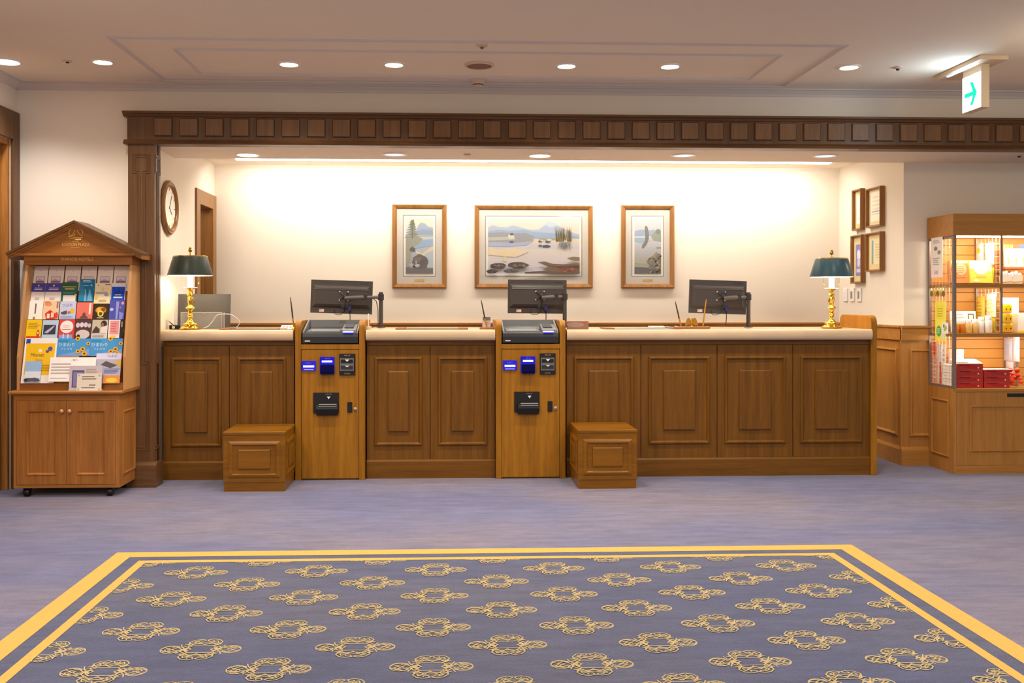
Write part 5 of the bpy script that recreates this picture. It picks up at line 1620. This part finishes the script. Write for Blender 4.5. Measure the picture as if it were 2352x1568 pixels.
def goods(name, label, cat, px0, px1, h, Y, z, dep, bg, prims=(), lean=0.0, group=None, bev=0.002):
    a, b = ax(px0, Y), ax(px1, Y)
    w_ = b - a
    mb_ = MB(); mb_.box(-w_ / 2, w_ / 2, 0, dep, 0, h, flat(bg) if isinstance(bg, str) else bg)
    art(mb_, w_, h, -0.0006, prims)
    if lean:
        o = obj(name, mb_, loc=((a + b) / 2, Y, z + 0.001 + dep * math.sin(lean)), rot=(-lean, 0, 0), bevel=bev)
    else:
        o = obj(name, mb_, loc=((a + b) / 2, Y, z + 0.001), bevel=bev)
    return tag(o, label, cat, group)


goods('confection_box', 'orange picture box on the top shelf, beside the post', 'box', 2185, 2228, 0.178, YF + 0.10, S1, 0.05, '#f0a060',
      [('r', .05, .86, .95, .98, '#f4e0a8'), ('p', lumps(.22, .6, .16, .3, 2), '#e06828'), ('c', .55, .6, .3, .26, '#f4c890'), ('l', .3, .4, .8, .75, 4, '#c08060'), ('t', .5, .24, .12, 'Kotorino', '#804020'), ('c', .15, .1, .14, .06, '#f4d070')], 0.12, 'boxes on the top shelf')
goods('confection_box', 'bright yellow picture box on the top shelf', 'box', 2230, 2281, 0.175, YF + 0.08, S1, 0.045, '#f8d858',
      [('p', [(0, 1), (1, 1), (1, .5), (0, .6)], '#f8f0b8'), ('c', .5, .6, .3, .25, '#f8f0d0'), ('t', .5, .26, .12, 'Kotorino', '#a88020'), ('c', .25, .1, .14, .06, '#f8f0c0')], 0.16, 'boxes on the top shelf')
# bags hanging on the divider nets; they face the left side
def hang(X, Yc, zc_, w_, h, bg, prims, label, name='snack_bag', cat='bag', group='bags hanging on the divider nets'):
    b = MB()
    n = 8
    vs, fs = [], []
    for i in range(n + 1):
        u = -1 + 2 * i / n
        for j in range(n + 1):
            v = -1 + 2 * j / n
            bul = 0.011 * max(0, (1 - u * u)) * max(0, (1 - v * v)) ** .7
            vs.append((u * w_ / 2, -bul - 0.001, v * h / 2))
    nn = len(vs)
    vs += [(x, 0.004 - y * 0.4, z_) for x, y, z_ in vs]
    for i in range(n):
        for j in range(n):
            q = (i * (n + 1) + j, (i + 1) * (n + 1) + j, (i + 1) * (n + 1) + j + 1, i * (n + 1) + j + 1)
            fs.append(q); fs.append(tuple(nn + k for k in reversed(q)))
    b.add(vs, fs, flat(bg))
    art(b, w_ * .8, h * .8, -0.0125, prims, z0=-h * .4)
    b.tube([(0, 0.001, h / 2 - 0.004), (0, 0.008, h / 2 + 0.012)], 0.0015, SILV, 5)
    return tag(obj(name, b, loc=(X, Yc, zc_), rz=-PI / 2, smooth=True), label, cat, group)
XD, XD2 = dv[0] - 0.008, dv[2] - 0.008
hang(XD, YF + 0.29, 1.70, 0.10, 0.14, '#f0ece4', [('c', .5, .6, .3, .2, '#f0c840')], 'white bag with yellow spot hanging at the back of the top divider')
hang(XD, YF + 0.15, 1.68, 0.11, 0.17, '#f4f0ea', [('r', .2, .3, .8, .6, '#e8e0f0')], 'plain white bag hanging at the front of the top divider')
hang(XD, YF + 0.29, 1.54, 0.10, 0.13, '#e8c8a8', [('c', .6, .5, .2, .2, '#d87040')], 'peach bag with orange spot hanging low on the top divider')
hang(XD, YF + 0.15, 1.51, 0.11, 0.12, '#e4e060', [('c', .5, .5, .3, .3, '#c8d040')], 'yellow-green bag hanging low on the top divider')
hang(XD, YF + 0.28, 1.25, 0.12, 0.20, '#f0d060', [('l', .1, .1, .9, .9, 5, '#d8b030')], 'pale yellow bag hanging at the back of the middle divider')
hang(XD, YF + 0.13, 1.28, 0.13, 0.18, '#f4ecc0', [('l', .1, .1, .9, .9, 4, '#e0d080')], 'cream bag hanging at the front of the middle divider')
hang(XD, YF + 0.14, 1.13, 0.12, 0.10, '#f0d428', [], 'strong yellow bag at the foot of the middle divider')
hang(XD2, YF + 0.30, 0.93, 0.12, 0.18, '#d8d4e4', [('r', .2, .2, .8, .8, '#c0c4dc')], 'pale lilac bag hanging at the back of the lower divider')
hang(XD2, YF + 0.195, 0.94, 0.08, 0.20, '#f4f0f0', [], 'white bag hanging at the front of the lower divider')
hang(XD2, YF + 0.28, 0.78, 0.10, 0.11, '#dcdce8', [('c', .5, .5, .25, .2, '#e8c088')], 'pale bag with beige spot low on the lower divider')
# upper right bay
for i, (px, c1, c2, lb) in enumerate(((2316, '#f0e4c8', '#e07038', 'pale packet with orange head in the upper right bay'), (2334, '#ece0d0', '#a05030', 'pale packet with brown head in the upper right bay'), (2350, '#f0ecd8', '#4858b0', 'pale packet with blue head at the right edge'))):
    goods('packet', lb, 'packet', px - 8, px + 8, 0.175, YF + 0.20, 1.580, 0.02, c1, [('r', 0, .82, 1, 1, c2), ('c', .5, .5, .25, .2, '#e8c090'), ('r', .4, .1, .6, .4, '#d8a860')], group='packets in the upper right bay')
goods('gift_tray', 'brown tray shelf carrying pale packets in the upper right bay', 'tray', 2308, 2375, 0.016, YF + 0.17, 1.562, 0.16, '#b06438')
b = MB()
for k in range(4):
    pts = [(-0.03, 0), (0.03, 0), (0.032, 0.06), (0.012, 0.10), (0.0, 0.085), (-0.014, 0.10), (-0.032, 0.055)]
for k, (px, lb) in enumerate(((2314, 'white gathered gift sack beside the middle post'), (2337, 'white gathered gift sack at the right edge'))):
    b = MB(); b.prism([(-0.04, 0), (0.04, 0), (0.046, 0.05), (0.03, 0.085), (0.014, 0.07), (0.002, 0.10), (-0.012, 0.075), (-0.03, 0.095), (-0.045, 0.05)], 0, 0.04, flat('#f4f0e8'), 'y')
    b.poly([(-0.04, 0.006), (0.04, 0.012), (0.04, 0.02), (-0.04, 0.014)], -0.0006, flat('#a8a090'))
    tag(obj('gift_sack', b, loc=(ax(px, YF + 0.08), YF + 0.08, S1 + 0.001), bevel=0.004), lb, 'bag', 'gift sacks on the top shelf')
# middle shelf
goods('price_card', 'white price card with framed picture standing on the middle shelf', 'card', 2184, 2243, 0.165, YF + 0.24, S2, 0.004, '#f2eae8', [('r', .68, .5, .92, .88, '#6c6450'), ('r', .72, .56, .88, .82, '#ece0d0'), ('l', .2, .5, .6, .9, 3, '#b8b0b0'), ('l', .6, .3, .95, .4, 1, '#807870')], 0.08)
def jar(px, Y, z, r, h, body, lid, label, lidh=0.03):
    x = ax(px, Y)
    t_ = thing('jar', label, 'jar', (x, Y, z + 0.0008), 0, 'jars on the middle shelf')
    b1 = MB(); b1.lathe([(r * .9, 0), (r, 0.004), (r, h - 0.008), (r * .82, h), (0, h)], body, n=22); obj('body', b1, t_, smooth=True)
    b2 = MB(); b2.lathe([(r * .86, h), (r * .88, h + lidh), (r * .8, h + lidh + 0.003), (0, h + lidh + 0.003)], lid, n=22); obj('lid', b2, t_, smooth=True)
AMB = mat('amber_jam', '#e08818', 0.2, coat=0.6)
PEA = mat('pale_honey', '#e8c070', 0.2, coat=0.6)
LIDW = mat('white_lid', '#f8f4ee', 0.4)
jar(2195, YF + 0.10, S2, 0.026, 0.068, AMB, LIDW, 'amber jar with white lid nearest the post')
jar(2210, YF + 0.11, S2, 0.026, 0.068, AMB, LIDW, 'amber jar with white lid, second from the post')
jar(2224, YF + 0.09, S2, 0.024, 0.072, PEA, LIDW, 'pale honey jar beside the amber jars')
jar(2239, YF + 0.10, S2, 0.024, 0.072, PEA, LIDW, 'pale honey jar beside the white ones')
jar(2253, YF + 0.11, S2, 0.024, 0.090, WHITE, LIDW, 'plain white jar left of the big white bottle')
jar(2270, YF + 0.10, S2, 0.028, 0.100, WHITE, LIDW, 'biggest white bottle on the middle shelf')
goods('backing_card', 'white card standing behind the yellow boxes', 'card', 2302, 2340, 0.27, YF + 0.20, S2, 0.004, '#f8f4e4')
for k in range(3):
    goods('yellow_box', ['lowest of three yellow boxes stacked on the middle shelf', 'middle one of three stacked yellow boxes', 'topmost of three stacked yellow boxes'][k], 'box', 2304 + k, 2328 - k, 0.072, YF + 0.10, S2 + k * 0.0745, 0.06, '#f0cc20',
          [('c', .5, .5, .4, .4, '#e8b010'), ('r', .1, .06, .9, .16, '#f4a060'), ('c', .3, .45, .06, .08, '#403018'), ('c', .72, .45, .06, .08, '#403018')], group='stacked yellow boxes', bev=0.012)
goods('carton', 'plain white carton at the right edge of the middle shelf', 'box', 2338, 2375, 0.15, YF + 0.12, S2, 0.08, '#f8ece0', [('r', 0, 0, 1, .1, '#f0d030')])
# bottom: red boxes
RED = mat('red_carton', '#b42820', 0.4)
bh = 0.0462
wb = ax(2258, YF + .05) - ax(2198, YF + .05) - 0.002
pos = ['bottom', 'second', 'third', 'top']
for s_, (px, nlev) in enumerate(((2228, 4), (2290, 3))):
    for k in range(nlev):
        b = MB(); b.box(-wb / 2, wb / 2, 0, 0.13, 0, bh - 0.001, RED)
        b.box(-wb / 2 + 0.002, wb / 2 - 0.002, 0.002, 0.128, bh - 0.001, bh - 0.0004, flat('#f0d8c8'))
        art(b, wb, bh, -0.0004, [('l', .1, .6, .6, .9, 1, '#701814'), ('t', .52, .42, .42, 'いちごパイ', '#500c0c'), ('c', .82, .36, .03, .14, '#f0c0b0')])
        order = ('bottom', 'second', 'third', 'top')[k] if nlev == 4 else ('bottom', 'middle', 'top')[k]
        lb = '%s red carton of the %s stack on the cabinet base' % (order, 'taller left' if s_ == 0 else 'lower right')
        tag(obj('red_carton', b, loc=(ax(px, YF + .05), YF + 0.05, zB + 0.001 + k * (bh + 0.0005))), lb, 'box', 'red cartons on the cabinet base')
b = MB(); b.box(-wb / 2, wb / 2, 0, 0.12, 0, 0.003, flat('#f8f0e8')); b.box(-wb / 2 + 0.01, -0.005, 0.004, 0.035, 0.003, 0.0036, flat('#605c38'))
tag(obj('price_sheet', b, loc=(ax(2228, YF + .05), YF + 0.052, zB + 0.001 + 4 * (bh + 0.0005)), rot=(math.radians(14), 0, 0)), 'white sheet with dark photo sloping on the taller red stack', 'sheet')
b = MB(); b.box(-wb / 2 + .01, wb / 2 + 0.02, 0, 0.12, 0, 0.003, flat('#fcf8f0'))
tag(obj('price_sheet', b, loc=(ax(2292, YF + .05), YF + 0.052, zB + 0.001 + 3 * (bh + 0.0005))), 'white sheet lying on the lower red stack', 'sheet')
goods('carton', 'tall cream carton with peach top at the back left of the base', 'box', 2186, 2214, 0.29, YF + 0.20, zB, 0.05, '#fbe8dc', [('r', 0, .85, 1, 1, '#f4c4a8'), ('l', .2, .4, .7, .8, 5, '#e0b8a8')])
for k in range(4):
    goods('carton', 'white carton squeezed beside the post, %s of four' % ('lowest', 'second', 'third', 'topmost')[k], 'box', 2184, 2196, 0.044, YF + 0.06, zB + k * 0.0455, 0.12, '#f4e8dc', [('c', .6, .5, .15, .3, '#b89878')], group='white cartons beside the post')
b = MB()
r = random.Random(7)
for k in range(22):
    b.ball((r.uniform(-.05, .05), r.uniform(0, .04), 0.022 + r.uniform(0, .12)), r.uniform(.018, .03), flat(r.choice(['#e83020', '#f05030', '#d82018', '#f07038'])), 8, (1, .6, .7))
tag(obj('red_bundle', b, loc=(ax(2338, YF + .06), YF + 0.09, zB + 0.001)), 'crumpled red and orange bundle at the right edge of the base', 'bundle')
# side net of the cabinet, seen from the left
def side_item(name, label, cat, px0, px1, py0, py1, bg, prims, X=XS0 - 0.006, group=None):
    ya, yb = at_x(px0, 600, X)[0], at_x(px1, 600, X)[0]
    ym = (ya + yb) / 2
    z1, z0 = at_x((px0 + px1) / 2, py0, X)[1], at_x((px0 + px1) / 2, py1, X)[1]
    b_ = MB(); wd, h = ya - yb, z1 - z0
    b_.box(-wd / 2, wd / 2, 0, 0.002, 0, h, flat(bg)); art(b_, wd, h, 0, prims)
    b_.tube([(0, 0.001, h - 0.004), (0, 0.008, h + 0.006)], 0.001, SILV, 5)
    return tag(obj(name, b_, loc=(X, ym, z0), rz=-PI / 2), label, cat, group)
side_item('price_poster', 'white poster reading 500 with two round photos on the side net', 'poster', 2139, 2165, 545, 637, '#f4ece8', [('c', .4, .72, .16, .055, '#8c8c80'), ('c', .7, .62, .16, .055, '#9c9c88'), ('t', .45, .12, .13, '500', '#d02838'), ('l', .15, .3, .8, .5, 4, '#b0a8a8'), ('l', .2, .84, .8, .94, 2, '#c0b8b8')])
side_item('price_poster', 'yellow-green poster with green badge on the side net', 'poster', 2148, 2172, 692, 783, '#f2ea58', [('r', .1, .55, .8, .9, '#f0e04c'), ('c', .36, .25, .24, .14, '#50a858'), ('l', .2, .18, .5, .33, 3, '#c8ecc8'), ('r', .62, .06, .95, .4, '#e8e8d8'), ('l', .2, .6, .75, .85, 4, '#d0c030')])
side_item('price_tag', 'small white tilted tag on the post beside the yellow-green poster', 'tag', 2164, 2178, 741, 766, '#f0ecea', [('p', [(.2, .3), (.6, .8), (.8, .5), (.5, .2)], '#a8b858'), ('r', .2, .55, .4, .85, '#505850')], X=XS0 - 0.010)
for k, px in enumerate((2140, 2147, 2154, 2161, 2167)):
    X = XS0 - 0.008
    Ym, zz = at_x(px, 674, X)
    b = MB()
    b.tube([(0, 0.0, 0.046), (0.0, 0.012, 0.058)], 0.0015, BRASS, 5)
    b.M = Matrix.Rotation(PI / 2, 4, 'X')
    b.lathe([(0.0, -0.001), (0.022, -0.001), (0.024, 0.001), (0.022, 0.003), (0.0, 0.003)], BRASS if k % 2 else mat('old_brass', '#8c7838', 0.35, metal=0.8), n=20)
    b.M = Matrix.Identity(4)
    b.tube([(0, 0, 0.024), (0, 0, 0.046)], 0.0025, BRASS, 6)
    tag(obj('key_ring', b, loc=(X, Ym, zz), rz=-PI / 2, smooth=True), 'gold key ring on the side net, ' + ('nearest the back', 'second from the back', 'in the middle of five', 'second from the front', 'nearest the front post')[k], 'key ring', 'key rings on the side net')
XN = XS0 + 0.030
for px0, px1, py0, py1, c, pr, lb in ((2142, 2152, 785, 880, '#f4a890', [('r', 0, .7, 1, 1, '#f06838'), ('l', .1, .1, .9, .6, 5, '#f4e0d8')], 'peach and orange bag behind the lower side net, at the back'),
                                      (2153, 2162, 790, 880, '#f4e8e4', [('r', .5, 0, 1, .55, '#e86838')], 'white bag with orange corner behind the lower side net'),
                                      (2163, 2172, 790, 882, '#f6eeea', [('l', .1, .2, .9, .9, 6, '#c0b8b8')], 'white bag behind the lower side net, beside the post')):
    side_item('snack_bag', lb, 'bag', px0, px1, py0, py1, c, pr, X=XN, group='bags behind the side net')
